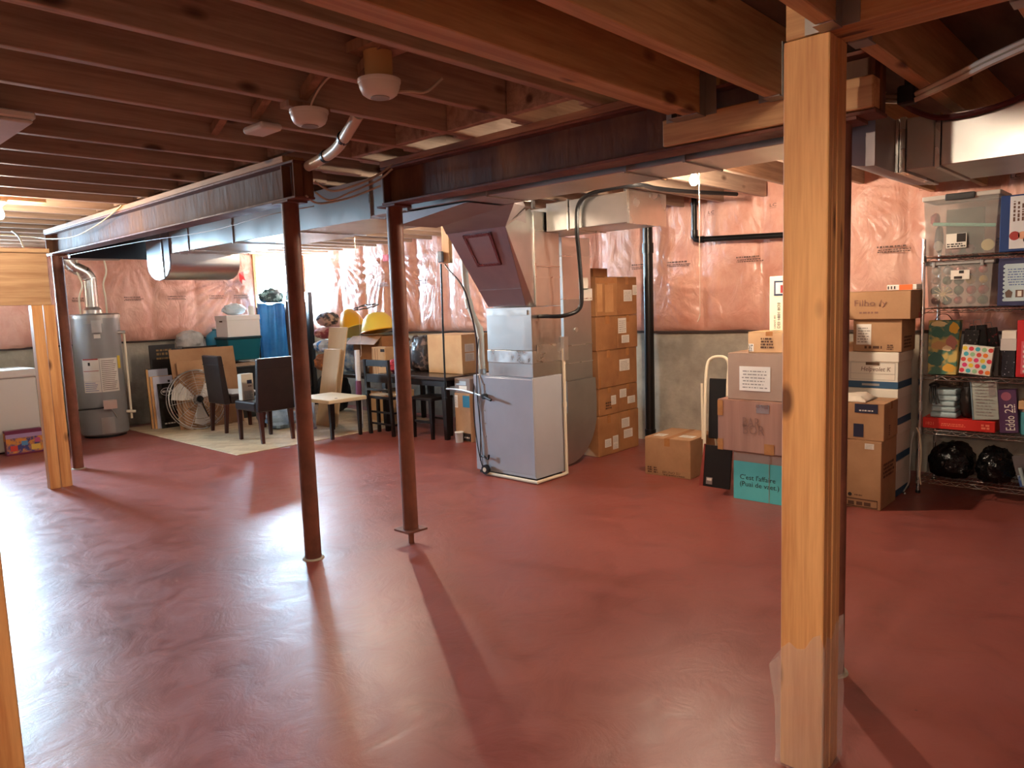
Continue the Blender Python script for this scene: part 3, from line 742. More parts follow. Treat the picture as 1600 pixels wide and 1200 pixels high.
# return drop beside the furnace with a round-heeled boot
t = thing('return_duct', 'tall galvanized return drop with a round heel beside the furnace', 'duct', (5.3, 4.3, 0))
for (z0, z1) in ((.78,1.10),(1.102,1.52),(1.522,1.90),(1.902,2.068)):
    MB().box(5.13, 5.545, 4.12, 4.52, z0, z1).build('drop_section', M_galv2 if z0 < 1.2 else M_galv, t, bevel=.003)
for z in (.94, 1.10, 1.52, 1.90): MB().box(5.126, 5.549, 4.116, 4.524, z-.004, z+.004).build('drop_seam', M_seam, t)
pr = [(4.89,.02),(4.89,.46),(5.13,.50),(5.13,.779),(5.56,.779),(5.57,.55)]
for k in range(1, 9):
    a = PI/2*k/8; pr.append((5.13+.44*math.cos(a), .47-.45*math.sin(a)))
MB().prism(pr, 4.10, 4.50, 'y', smooth=True).build('heel_boot', M_galv2, t, sharp=40)
MB().box(4.888, 5.13, 4.11, 4.49, .461, .50).build('boot_lip', M_foil, t)
MB().cyl((5.30,4.12,1.24),(5.30,4.108,1.24), .022, .022, 12).build('port_cap', M_seam, t)
for (a, b, z) in ((5.36,5.5,1.60),(5.4,5.56,1.50)):
    mb = MB(); patch(mb, (a,4.118,z), (1,0,0), (0,0,1), b-a, .11); mb.build('spec_sheet', M_paper, t)
# short horizontal duct on top of the drop
t = thing('crossover_duct', 'short shiny horizontal duct with a capped end near the bulb', 'duct', (4.9, 3.7, 2.07))
MB().box(4.70, 5.20, 3.135, 3.69, 2.072, 2.30).build('duct_section', M_galv, t, bevel=.003)
MB().box(4.70, 5.20, 3.705, 3.93, 2.072, 2.30).build('duct_section', M_galv, t, bevel=.003)
MB().box(4.90, 5.20, 3.931, 4.60, 2.072, 2.30).build('duct_section', M_galv, t, bevel=.003)
MB().box(4.69, 5.21, 3.112, 3.134, 2.062, 2.312).build('end_cap', M_seam, t)
MB().box(4.692, 5.208, 3.695, 3.709, 2.064, 2.308).build('drive_cleat', M_seam, t)
for q in (3.25, 4.2):
    MB().box(4.85, 4.88, q, q+.02, 2.301, 2.371).build('duct_strap', M_hang, t)

# black insulated refrigerant line
t = tag(MB().tube(bez([(5.30,3.02,2.345),(5.15,3.10,2.325),(4.95,3.12,2.33),(4.72,3.08,2.338),(4.66,3.09,2.30),(4.66,3.10,2.20)][::-1][:0] or
   [(5.9,2.85,2.34),(5.3,3.0,2.332),(5.0,3.06,2.335),(4.69,3.07,2.335),(4.655,3.40,2.32),(4.66,3.56,2.25),(4.66,3.585,2.05),(4.70,3.60,1.85),(4.72,3.60,1.55),(4.70,3.62,1.43),(4.60,3.70,1.385),(4.56,3.86,1.385),(4.60,3.948,1.385)], 8), .017, 10).build('refrigerant_line', M_black), 'black insulated line looping down to the furnace plenum', 'pipe')

# gas pipe, hanging wood block and box near the furnace
t = thing('hanging_block', 'short wood block with an outlet box hung from the trunk duct', 'block', (4.6, 5.03, 1.88))
MB().box(4.58, 4.62, 4.985, 5.09, 1.885, 2.371).build('wood_block', M_fir_z, t, bevel=.006)
MB().box(4.55, 4.579, 5.06, 5.12, 1.895, 1.995).build('outlet_box', mat('blue_grey_box', rgb(128,142,160), .4), t, bevel=.006)
gp = thing('gas_pipe', 'thin black gas pipe dropping in front of the table', 'pipe', (4.6, 5.145, .6))
MB().tube([(4.60,5.13,1.884),(4.60,5.142,1.3),(4.60,5.148,.62)], .009, 8).build('pipe', M_black, gp)
MB().cyl((4.60,5.148,.70),(4.60,5.148,.74), .017, .017, 10).build('tee', M_black, gp)
MB().cyl((4.60,5.148,.615),(4.60,5.148,.635), .015, .015, 10).build('drip_cap', M_black, gp)
pv = thing('vent_pipe', 'white plastic vent pipe standing on the furnace corner', 'pipe', (4.6, 4.645, .883))
MB().tube(bez([(4.58,4.62,.884),(4.58,4.625,1.12),(4.58,4.63,1.26),(4.58,4.70,1.38),(4.58,4.76,1.52),(4.58,4.79,1.75),(4.58,4.80,2.36)], 4), .029, 14).build('pipe', M_ivory, pv)
MB().cyl((4.58,4.627,1.22),(4.58,4.645,1.30), .035, .035, 14).build('elbow', M_ivory, pv); MB().cyl((4.58,4.748,1.47),(4.58,4.77,1.55), .035, .035, 14).build('elbow', M_ivory, pv)
MB().cyl((4.58,4.62,.884),(4.58,4.62,.93), .036, .036, 14).build('base_collar', M_hang, pv)
tag(MB().tube(bez([(4.55,5.02,1.87),(4.53,4.95,1.82),(4.50,4.80,1.72),(4.48,4.70,1.62),(4.485,4.66,1.5),(4.50,4.60,1.2),(4.49,4.60,.893)], 7), .008, 8).build('control_cable', mat('brown_cable', rgb(70,42,36), .5)), 'brown control cable curving beside the slanted duct', 'cable')

# black soil stack and wall pipe
t = thing('soil_stack', 'thick black vertical drain pipe beside the brown box stack', 'pipe', (6.42, 4.05, 0))
MB().cyl((6.42,4.05,0),(6.42,4.05,2.37), .049, .049, 20).build('pipe', M_abs, t); MB().cyl((6.42,4.05,1.95),(6.42,4.05,2.05), .057, .057, 20).build('coupling', M_abs, t)
MB().cyl((6.42,4.05,.05),(6.42,4.05,.16), .058, .058, 20).build('cleanout_hub', M_abs, t)
t = thing('wall_drain_pipe', 'black bent drain pipe fixed along the pink right wall', 'pipe', (6.40, 2.95, 2.0))
MB().tube([(6.40,3.52,2.45),(6.40,3.52,2.09),(6.40,3.505,2.055),(6.40,3.47,2.037),(6.40,2.60,2.005),(6.40,2.2,1.99)], .027, 14).build('pipe', M_abs, t)
MB().tube([(6.40,3.52,2.13),(6.40,3.52,2.07),(6.40,3.50,2.045),(6.40,3.46,2.036),(6.40,3.42,2.035)], .033, 14).build('elbow', M_abs, t)
MB().cyl((6.40,3.52,2.36),(6.40,3.52,2.39), .034, .034, 14).build('coupling', M_abs, t)
MB().box(6.38,6.50,2.21,2.235,1.96,2.03).build('pipe_clip', M_hang, t)

# ============================================================ WATER HEATER
hx, hy = 3.235, 10.16
t = thing('water_heater', 'grey gas water heater with warning labels and flue', 'water heater', (hx, hy, 0))
M_tank = mat('grey_tank_enamel', rgb(146,146,146), .36, .1, c2=rgb(136,136,136), scale=2, bump=.02)
MB().lathe([(.255,.03),(.272,.05),(.272,1.50)], 48, (hx, hy, 0)).build('tank', M_tank, t)
MB().lathe([(.285,1.495),(.285,1.535),(.27,1.55),(0,1.56)], 48, (hx, hy, 0)).build('top_cap', M_hang, t)
MB().lathe([(.24,0),(.24,.03)], 32, (hx, hy, 0)).build('base_ring', M_black, t)
def curved(name, a0, a1, z0, z1, m, par, r=.2735, th=.002, n=8):
    mb = MB(); vs = []
    for z in (z0, z1):
        for rr in (r, r+th):
            for k in range(n+1):
                a = math.radians(a0+(a1-a0)*k/n); vs.append((hx+rr*math.cos(a), hy+rr*math.sin(a), z))
    m1 = n+1
    fs = []
    for k in range(n):
        fs += [(m1+k, m1+k+1, 3*m1+k+1, 3*m1+k), (k, 2*m1+k, 2*m1+k+1, k+1), (k, k+1, m1+k+1, m1+k), (2*m1+k, 3*m1+k, 3*m1+k+1, 2*m1+k+1)]
    fs += [(0, m1, 3*m1, 2*m1), (n, 2*m1+n, 3*m1+n, m1+n)]
    mb.add(vs, fs, True); return mb.build(name, m, par, sharp=60)
M_red = mat('red_print', rgb(160,56,52), .5); M_yel = mat('yellow_energy_label', rgb(214,186,60), .5); M_blu = mat('blue_print', rgb(70,90,150), .5)
# camera sees the tank from azimuth about -108 degrees
lab = curved('warning_label', -149, -108, .72, 1.0, M_paper, t); curved('label_band', -147, -110, .985, 1.0, M_red, lab, .2760); curved('label_band', -147, -110, .845, .852, M_red, lab, .2760)
curved('label_emblem', -134, -129, .915, .955, M_ink, lab, .2760)
lb2 = curved('instruction_label', -107, -62, .58, 1.0, M_paper, t)
for k in range(16): curved('print_line', -104, -66-(k*7 % 9), .605+.024*k, .611+.024*k, M_inkf, lb2, .2760, n=6)
lb3 = curved('instruction_label', -149, -108, .58, .718, M_paper, t)
for k in range(5): curved('print_line', -146, -114-(k*5 % 7), .60+.024*k, .606+.024*k, M_blu, lb3, .2760, n=4)
curved('energy_label', -60, -50, .86, 1.02, M_yel, t)
curved('vent_plate', -135, -92, 1.43, 1.50, M_hang, t, .2735, .02); curved('damper_box', -116, -97, 1.32, 1.47, M_galv2, t, .275, .05); curved('damper_tag', -114, -99, 1.25, 1.30, M_paper, t)
curved('gas_valve', -107, -82, .37, .48, mat('ivory_gas_valve', rgb(196,170,160), .4), t, .2735, .08)
curved('burner_door', -115, -84, .06, .26, M_hang, t, .2735, .006)
MB().tube(bez([(hx-.02,hy-.34,.37),(hx+.02,hy-.33,.30),(hx+.05,hy-.30,.25)], 5), .007, 8).build('burner_tube', M_galv2, t)
MB().tube(bez([(hx-.05,hy-.33,.40),(hx-.16,hy-.31,.39),(hx-.35,hy-.2,.385)], 5), .010, 8).build('gas_supply', M_black, t)
MB().tube([(hx+.24,hy-.20,1.30),(hx+.26,hy-.19,1.28),(hx+.262,hy-.19,.20)], .014, 10).build('relief_pipe', M_ivory, t)
MB().cyl((hx+.17,hy-.19,1.31),(hx+.27,hy-.20,1.31), .02, .02, 10).build('relief_valve', M_hang, t)
MB().cyl((hx+.20,hy-.20,.30),(hx+.30,hy-.24,.29), .018, .018, 10).build('drain_cock', M_ivory, t)
MB().lathe([(.11,1.552),(.11,1.60),(.075,1.64)], 24, (hx-.02, hy, 0)).build('draft_hood', M_galv, t)
fl = [(hx-.02,hy,1.63),(hx-.02,hy,1.90),(hx-.02,hy,1.99),(hx-.07,hy,2.07),(hx-.18,hy,2.13),(hx-.24,hy,2.20),(hx-.26,hy,2.30),(hx-.26,hy,2.37)]
fp = MB().tube(bez(fl, 4), .076, 18).build('flue_pipe', M_galv, t)
for i in (4, 8, 12, 17, 21):
    b = bez(fl, 4); a = b[i]; d = (b[i+1]-b[i]).normalized(); MB().cyl(a-d*.006, a+d*.006, .081, .081, 18).build('flue_crimp', M_seam, fp)
for s in (-1, 1):
    MB().tube(bez([(hx+s*.15-.02,hy-.05,1.55),(hx+s*.15-.02,hy-.05,1.75),(hx+s*.12-.02+.02,hy-.05,1.92),(hx+s*.17,hy-.05,2.1),(hx+s*.12,hy-.05,2.37)], 5), .011, 8).build('water_line', M_ivory, t)
# flue branch pipe near the column top
tag(MB().tube([(2.42,8.5,2.15),(2.42,8.5,2.150)][:0]+[(2.42,8.5,2.37),(2.42,8.5,2.19),(2.45,8.5,2.155),(2.75,8.5,2.15),(2.80,8.5,2.152),(3.0,8.5,2.155)], .05, 14).build('vent_elbow', M_galv), 'light metal vent stub beside the left column top', 'pipe')

# ============================================================ CEILING FIXTURES
def detector(label, x, y, ztop, box=False, slim=False):
    t = thing('smoke_detector', label, 'smoke detector', (x, y, ztop))
    if box:
        MB().lathe([(.052,ztop-.10),(.055,ztop-.001)], 16, (x, y, 0)).build('electrical_box', mat('beige_box', rgb(196,162,108), .5), t); ztop -= .10
    if slim:
        MB().box(x-.055, x+.055, y-.09, y+.09, ztop-.035, ztop-.001).build('housing', M_white, t, bevel=.015, seg=3)
    else:
        MB().lathe([(0,ztop-.066),(.052,ztop-.064),(.066,ztop-.054),(.076,ztop-.032),(.078,ztop-.016),(.078,ztop-.001)], 28, (x, y, 0)).build('housing', M_white, t)
        MB().lathe([(.079,ztop-.018),(.0815,ztop-.012),(.0815,ztop-.002)], 28, (x, y, 0)).build('base_ring', M_white, t)
        MB().lathe([(.030,ztop-.0695),(.036,ztop-.0695),(.036,ztop-.066)], 20, (x, y, 0)).build('sensor_grille', M_hang, t)
    return t
detector('round white smoke detector on a tan electrical box', 1.80, 2.31, 2.461, True)
detector('round white smoke detector under the second joist', 1.80, 2.80, 2.346)
detector('slim white rectangular alarm under the third joist', 1.83, 3.246, 2.371, slim=True)
tag(MB().box(1.70,1.90,2.79,2.86,2.347,2.371).build('mounting_block', M_brace), 'small wood block above the middle smoke detector', 'block')
tag(MB().box(1.72,1.88,2.035,2.399,2.4615,2.50).build('mounting_block', M_brace), 'small wood block above the boxed smoke detector', 'block')
# strip light on the left
t = thing('strip_light', 'white strip light fixture at the upper left edge', 'light fixture', (.83, 4.1, 2.30))
MB().box(.74, .955, 3.45, 4.75, 2.300, 2.33).build('housing', M_white, t, bevel=.006); MB().box(.73, .945, 3.46, 4.74, 2.285, 2.299).build('diffuser', M_paper, t, bevel=.004)
for y in (3.64, 4.47): MB().box(.83, .85, y, y+.02, 2.331, 2.371).build('hanger', M_hang, t)
# white vent pipe in the gap between the beams
t = thing('waste_pipe', 'white plastic waste pipe with black joints between the beams', 'pipe', (2.25, 3.3, 2.3))
MB().tube(bez([(2.40,4.15,2.30),(2.33,3.665,2.30),(2.29,3.42,2.312),(2.255,3.27,2.325),(2.215,3.15,2.345),(2.18,3.04,2.372),(2.15,2.93,2.41)][1:], 5), .028, 14).build('pipe', M_ivory, t)
for a, b in (((2.296,3.45,2.313),(2.29,3.42,2.315)), ((2.222,3.17,2.346),(2.212,3.145,2.351))):
    MB().cyl(a, b, .033, .033, 14).build('rubber_joint', M_black, t)
# cables
def cable(label, pts, r=.004, m=None, n=8):
    return tag(MB().tube(bez(pts, n), r, 6).build('cable', m or M_wire), label, 'cable')
cable('white cable drooping along the left steel beam', [(1.95,8.9,2.375),(2.20,8.55,2.33),(2.24,8.1,2.27),(2.24,7.4,2.23),(2.24,6.9,2.26),(2.24,6.5,2.31),(2.245,6.2,2.372)], .005, M_wire2)
cable('white cable dangling above the short header', [(2.02,8.4,2.36),(1.90,7.80,2.28),(1.88,7.6,2.22),(1.88,7.5,2.12)], .008, M_wire)
cable('thin cable sagging below the left beam', [(2.32,8.2,2.10),(2.42,6.5,2.11),(2.46,5.2,2.09),(2.44,4.3,2.11),(2.50,3.9,2.12)], .003)
cable('grey cable crossing the gap above the trunk', [(2.36,3.66,2.16),(2.48,3.70,2.13),(2.60,3.66,2.18),(2.74,3.58,2.25),(2.79,3.5,2.31)], .006)
cable('upper cable crossing the gap between the beams', [(2.36,3.66,2.22),(2.45,3.62,2.17),(2.58,3.56,2.21),(2.70,3.52,2.27),(2.78,3.48,2.3355)], .006)
cable('lower cable dipping between the beam ends', [(2.32,3.69,2.14),(2.46,3.78,2.12),(2.64,3.74,2.16),(2.79,3.62,2.23)], .006)
cable('detector lead curling past the boxed smoke detector', [(1.885,2.35,2.335),(1.93,2.30,2.34),(2.0,2.27,2.345),(2.06,2.24,2.40)], .006)
cable('thin lead from the middle detector to the joist', [(1.80,2.80,2.335),(1.74,2.66,2.36),(1.72,2.52,2.40),(1.78,2.46,2.42),(1.84,2.40,2.40)], .004)
for i, dz in enumerate((0, .018)):
    cable(('upper' if i else 'lower')+' white cable of the pair sweeping across the top right', [(2.50,.06,2.185+dz),(2.60,.30,2.188+dz),(2.74,.48,2.186+dz),(2.88,.62,2.183+dz),(3.03,.79,2.18+dz),(3.08,.85,2.20+dz),(3.14,.93,2.23+dz)], .010)
cable('dark red hose sweeping over the wide duct', [(3.10,.84,2.195),(3.20,.825,2.182),(3.245,.76,2.150),(3.25,.68,2.142),(3.25,.60,2.146),(3.25,.52,2.160),(3.25,.45,2.185),(3.24,.36,2.205)], .011, mat('dark_red_hose', rgb(80,30,32), .4))
st = thing('cable_clip', 'black strap clip holding the white cables at the joist', 'clip', (3.03, .80, 2.17)); MB().box(3.0,3.05,.77,.83,2.168,2.235).build('strap', M_black, st, bevel=.006); MB().box(3.02,3.035,.79,.81,2.235,2.469).build('clip_stem', M_black, st)
# ============================================================ CARTONS AND BOXES
FACES = {'-x': lambda w, d, h: (Vector((-w/2, d/2, 0)), Vector((0,-1,0)), Vector((0,0,1)), d, h),
         '-y': lambda w, d, h: (Vector((-w/2, -d/2, 0)), Vector((1,0,0)), Vector((0,0,1)), w, h),
         'top': lambda w, d, h: (Vector((-w/2, d/2, h)), Vector((0,-1,0)), Vector((1,0,0)), d, w)}
def face_pt(fr, u, v): return fr[0]+fr[1]*(u*fr[3])+fr[2]*(v*fr[4])
def carton(label, b, m, rz=0, name='cardboard_box', cat='box', group=None, tape='x', labels=(), texts=(), rows=(), flaps=True, open_top=False, tape_m=None):
    """b: x0,x1,y0,y1,z0,z1 in the room; labels (face,u0,v0,u1,v1[,mat]); texts (face,u,v,h,string[,mat,width]); rows (face,u0,v0,u1,v1,rows,seed[,mat])"""
    x0, x1, y0, y1, z0, z1 = b; w, d, h = x1-x0, y1-y0, z1-z0
    t = thing(name, label, cat, ((x0+x1)/2, (y0+y1)/2, z0), rz, group)
    k = .004
    if open_top:
        mb = MB()
        mb.box(-w/2, w/2, -d/2, d/2, 0, k); mb.box(-w/2, -w/2+k, -d/2, d/2, k, h); mb.box(w/2-k, w/2, -d/2, d/2, k, h); mb.box(-w/2+k, w/2-k, -d/2, -d/2+k, k, h); mb.box(-w/2+k, w/2-k, d/2-k, d/2, k, h)
        mb.build('body', m, t, world=False)
        for sgn in (-1, 1):
            R = Matrix.Translation((sgn*w/2, 0, h)) @ Matrix.Rotation(sgn*math.radians(38), 4, 'Y')
            MB().box(0 if sgn > 0 else -w*.42, w*.42 if sgn > 0 else 0, -d/2, d/2, -k/2, k/2, R).build('flap', m, t, world=False)
    else:
        MB().box(-w/2, w/2, -d/2, d/2, 0, h-(k if flaps else 0)).build('body', m, t, world=False, bevel=.004)
        if flaps:
            if tape == 'y':
                MB().box(-w/2, w/2, -d/2, -.0015, h-k+.0003, h).build('flap', m, t, world=False, bevel=.001); MB().box(-w/2, w/2, .0015, d/2, h-k+.0003, h).build('flap', m, t, world=False, bevel=.001)
            else:
                MB().box(-w/2, -.0015, -d/2, d/2, h-k+.0003, h).build('flap', m, t, world=False, bevel=.001); MB().box(.0015, w/2, -d/2, d/2, h-k+.0003, h).build('flap', m, t, world=False, bevel=.001)
        tm = tape_m or M_tape; tw = .025
        if tape == 'x':      # seam runs along y, tape shows folding over the -y face
            MB().box(-tw, tw, -d/2-.0012, d/2+.0012, h+.0003, h+.0012).build('tape', tm, t, world=False); MB().box(-tw, tw, -d/2-.0016, -d/2-.0003, h*.80, h+.0012).build('tape', tm, t, world=False)
        elif tape == 'y':
            MB().box(-w/2-.0012, w/2+.0012, -tw, tw, h+.0003, h+.0012).build('tape', tm, t, world=False); MB().box(-w/2-.0016, -w/2-.0003, -tw, tw, h*.80, h+.0012).build('tape', tm, t, world=False)
    for q in labels:
        fr = FACES[q[0]](w, d, h); mb = MB(); o = face_pt(fr, q[1], q[2])
        patch(mb, o, fr[1], fr[2], (q[3]-q[1])*fr[3], (q[4]-q[2])*fr[4], .0030, .0012)
        lo = mb.build('label', q[5] if len(q) > 5 else M_paper, t, world=False)
        if len(q) <= 5:
            g = MB(); W = (q[3]-q[1])*fr[3]; H = (q[4]-q[2])*fr[4]
            glyph_rows(g, o+fr[1]*W*.08+fr[2]*H*.1, fr[1], fr[2], W*.84, H*.8, 6, int(q[1]*100+q[2]*37), .0040, .30)
            g.build('label_print', M_inkg, lo, world=False)
    for q in texts:
        fr = FACES[q[0]](w, d, h); mb = MB()
        add_text(mb, q[4], face_pt(fr, q[1], q[2]), fr[1], fr[2], q[3], q[6] if len(q) > 6 else None, .0042)
        mb.build('lettering', q[5] if len(q) > 5 else M_ink, t, world=False)
    for q in rows:
        fr = FACES[q[0]](w, d, h); mb = MB()
        glyph_rows(mb, face_pt(fr, q[1], q[2]), fr[1], fr[2], (q[3]-q[1])*fr[3], (q[4]-q[2])*fr[4], q[5], q[6], .0034, .6)
        mb.build('print', q[7] if len(q) > 7 else M_inkb, t, world=False)
    return t

# ---- the tall double stack beside the drain pipe
zz = [0, .395, .66, 1.02, 1.345, 1.72]
rowname = ['bottom', 'second-lowest', 'middle', 'second-highest', 'top']
M_patch = mat('lighter_torn_board', rgb(196,148,100), .75, c2=rgb(176,126,82), scale=5, bump=.1)
lab_l = [[('-y',.28,.20,.58,.40),('-y',.66,.26,.92,.44),('-y',.66,.10,.92,.26)], [('-y',.58,.34,.82,.68)], [('-y',.0,.0,.10,.30,M_tape)], [('-y',.42,.78,.62,1.0,M_tape)], [('-y',.05,.12,.30,.82,M_patch),('-y',.42,.10,.82,.80,M_patch),('-y',.0,.84,1.0,.98,M_tape)]]
lab_r = [[('-y',.10,.58,.50,.82),('-y',.20,.30,.66,.52)], [('-y',.06,.52,.40,.84),('-y',.46,.24,.86,.52)], [('-y',.08,.38,.60,.70)], [('-y',.02,.46,.42,.92),('-y',.18,.16,.56,.40)], [('-y',.32,.36,.74,.66),('-y',.78,.52,1.0,.78)]]
for i in range(5):
    jx = random.uniform(-.010, .010)
    carton('brown box in the %s row of the tall stack, furnace side' % rowname[i], (5.598+abs(jx), 5.945, 4.11+jx, 4.52, zz[i]+.001, zz[i+1]-.002), M_card2, rz=random.uniform(-.012, .012), group='tall stack of brown moving boxes', tape='x', labels=lab_l[i], rows=[('-y',.3,.2,.62,.5,3,i)] if i in (1,) else [])
    carton('brown box in the %s row of the tall stack, drain pipe side' % rowname[i], (5.957, 6.300+jx, 4.11-jx, 4.52, zz[i]+.001, zz[i+1]-.002), M_card2, rz=random.uniform(-.012, .012), group='tall stack of brown moving boxes', tape='x', labels=lab_r[i])
# torn, tape-patched front panels seen on the upper furnace-side boxes
M_patch = mat('lighter_torn_board', rgb(196,140,88), .75, c2=rgb(180,122,74), scale=5, bump=.1)
carton('small flat brown box lying on top of the tall stack', (5.61, 5.86, 4.15, 4.45, 1.7195, 1.80), M_card2, rz=.05, tape=None)

# ---- floor box with taped lid
carton('closed brown box with taped lid alone on the red floor', (5.30, 5.80, 2.99, 3.41, 0, .325), M_card, rz=.06, tape='y', labels=[('top',.10,.15,.32,.36),('top',.62,.22,.92,.40)],
       texts=[('-x',.40,.08,.022,'BRUNO SU',M_inkb,.16)], rows=[('-x',.06,.06,.16,.24,3,3),('-x',.20,.06,.29,.24,3,4),('-x',.40,.03,.92,.07,1,5)])

# ---- boxes left of the post
M_teal = mat('teal_print', rgb(86,176,168), .6, c2=rgb(78,164,158), scale=3)
b = (5.005, 5.42, 1.98, 2.445, 0, .366)
t = carton('teal printed box with French lettering under the marked box', b, M_card4, tape=None)
mb = MB(); w, d = b[1]-b[0], b[3]-b[2]; patch(mb, (-w/2, d/2-.002, .002), (0,-1,0), (0,0,1), d-.004, .285, .0035, .002); mb.build('teal_panel', M_teal, t, world=False)
mb = MB(); add_text(mb, "C'est l'affaire", (-w/2, d/2-.052, .155), (0,-1,0), (0,0,1), .036, .268, .0050); add_text(mb, '(Puai de vaet.)', (-w/2, d/2-.052, .105), (0,-1,0), (0,0,1), .036, .295, .0050); mb.build('lettering', M_ink, t, world=False)
mb = MB().box(-w/2-.006, -w/2-.0035, d/2-.275, d/2-.272, .0, .366); mb.build('panel_crease', M_card4, t, world=False)
M_mark = mat('faded_marker', rgb(134,96,82), .8)
carton('reddish brown box marked BAR on the teal box', (4.955, 5.46, 1.95, 2.545, .368, .745), M_card5, tape=None,
       texts=[('-x',.33,.50,.070,'BAR',M_mark,.13),('-x',.335,.36,.07,'BOR',M_mark,.16)], labels=[('-x',.0,.0,.07,.22,M_tape),('-x',.0,.68,.07,.98,M_tape),('-x',.60,.0,.72,.20,M_tape),('-x',.50,.78,.66,.94,M_foil)])
carton('grey-brown box with a white shipping label on the marked box', (4.985, 5.40, 2.02, 2.480, .747, 1.085), M_card4, rz=-.0, tape='x', labels=[('-x',.20,.20,.70,.72)], tape_m=M_card)
carton('small tan box on the grey-brown box', (5.03, 5.30, 2.03, 2.345, 1.087, 1.235), M_card3, tape='y', labels=[('-x',.02,.05,.14,.42,M_paper)], rows=[('-x',.02,.05,.12,.4,4,8,M_ink),('-x',.30,.2,.62,.75,4,9)])
t = carton('tall cream box with a framed picture print above the small box', (5.14, 5.34, 2.04, 2.235, 1.237, 1.625), mat('cream_box', rgb(232,220,190), .6), tape=None, texts=[('-x',.92,.05,.02,'.',M_ink)], flaps=False)
mb = MB(); patch(mb, (-.10, .0625, .25), (0,-1,0), (0,0,1), .13, .105, .003, .002); mb.build('picture_border', mat('navy_print', rgb(42,56,84), .5), t, world=False)
mb = MB(); patch(mb, (-.10, .05, .262), (0,-1,0), (0,0,1), .105, .080, .0045, .002); mb.build('picture', M_paper, t, world=False)
mb = MB(); patch(mb, (-.10, .015, .268), (0,-1,0), (0,0,1), .02, .055, .0055, .001); mb.build('picture_detail', M_red, t, world=False)
mb = MB(); add_text(mb, 'DEI 1801 8O3', (-.10, .016, .02), (0,0,1), (0,1,0), .022, .18, .0035); add_text(mb, '1ANT 80', (-.10, .050, .02), (0,0,1), (0,1,0), .012, .09, .0035); mb.build('lettering', M_ink, t, world=False)
tag(MB().hexa([(5.36,2.25,1.087),(5.38,2.25,1.087),(5.38,2.31,1.087),(5.36,2.31,1.087),(5.36,2.08,1.60),(5.38,2.08,1.60),(5.38,2.255,1.60),(5.36,2.255,1.60)]).build('folded_board', M_card2), 'narrow brown board leaning behind the tall cream box', 'board')
carton('open brown box standing behind the tall cream box', (5.50, 5.70, 2.02, 2.26, 0, 1.58), M_card3, open_top=True)

# ---- folding step stool and black board
t = thing('step_stool', 'white tubular folding step stool leaning behind the red-edged board', 'step stool', (5.45, 2.78, 0))
fr = [(5.26,2.83,.0),(5.30,2.84,.30),(5.385,2.87,.80),(5.42,2.872,.95),(5.43,2.84,1.0),(5.43,2.78,1.015),(5.43,2.72,1.005),(5.42,2.685,.95),(5.39,2.68,.80),(5.31,2.66,.30),(5.27,2.65,0)]
MB().tube(bez(fr, 4), .013, 10).build('front_frame', M_ivory, t)
MB().tube([(5.42,2.845,.78),(5.50,2.84,.30),(5.55,2.84,.0)], .011, 8).build('rear_leg', M_ivory, t); MB().tube([(5.42,2.70,.78),(5.50,2.68,.30),(5.55,2.67,.0)], .011, 8).build('rear_leg', M_ivory, t)
MB().tube([(5.365,2.895,.80),(5.33,2.87,.35)], .010, 8).build('hinge_bar', M_ivory, t)
MB().hexa([(5.34,2.675,.36),(5.355,2.675,.36),(5.355,2.83,.36),(5.34,2.83,.36),(5.405,2.69,.84),(5.42,2.69,.84),(5.42,2.85,.84),(5.405,2.85,.84)]).build('folded_step', M_black, t, bevel=.006)
t = thing('framed_board', 'black board with a red edge leaning by the teal box', 'board', (5.24, 2.70, 0))
MB().hexa([(5.20,2.575,.0),(5.212,2.575,.0),(5.212,2.80,.0),(5.20,2.80,.0),(5.245,2.575,.325),(5.257,2.575,.325),(5.257,2.80,.325),(5.245,2.80,.325)]).build('panel', M_black, t)
MB().hexa([(5.195,2.801,.0),(5.215,2.801,.0),(5.215,2.835,.0),(5.195,2.835,.0),(5.240,2.801,.33),(5.26,2.801,.33),(5.26,2.812,.33),(5.24,2.812,.33)]).build('red_edge', mat('red_edge_paint', rgb(140,62,54), .5), t)
mb = MB(); patch(mb, (5.199,2.775,.02), (0,-1,0), Vector((.137,0,.99)), .055, .055, .002, .001); mb.build('sticker', M_hang, t); mb = MB(); patch(mb, (5.199,2.765,.05), (0,-1,0), Vector((.137,0,.99)), .04, .02, .0032, .001); mb.build('sticker_paper', M_paper, t)

# ---- boxes right of the post
t = carton('tall brown box with arrow print in front of the file boxes', (5.258, 5.60, 1.50, 1.77, 0, .478), M_card, tape=None, labels=[('-x',.60,.88,.82,.96)],
       rows=[('-x',.05,.03,.88,.12,1,41,M_inkb),('-x',.36,.18,.60,.205,1,42,M_inkb),('-y',.1,.45,.85,.68,4,43,M_inkb)])
mb = MB(); fr = FACES['-x'](.342, .275, .478); o = face_pt(fr, .26, .19); mb.cyl(o+Vector((-.0005,0,0)), o+Vector((-.003,0,0)), .013, .013, 14); mb.build('print_dot', M_ink, t, world=False)
mb = MB(); 
for (u0,v0,u1,v1) in ((.03,.015,.92,.03),(.03,.125,.92,.14),(.03,.015,.045,.14),(.905,.015,.92,.14)):
    patch(mb, face_pt(fr,u0,v0), fr[1], fr[2], (u1-u0)*fr[3], (v1-v0)*fr[4], .0030, .001)
mb.build('print_frame', M_inkb, t, world=False)
M_navy = mat('navy_label', rgb(36,40,62), .4)
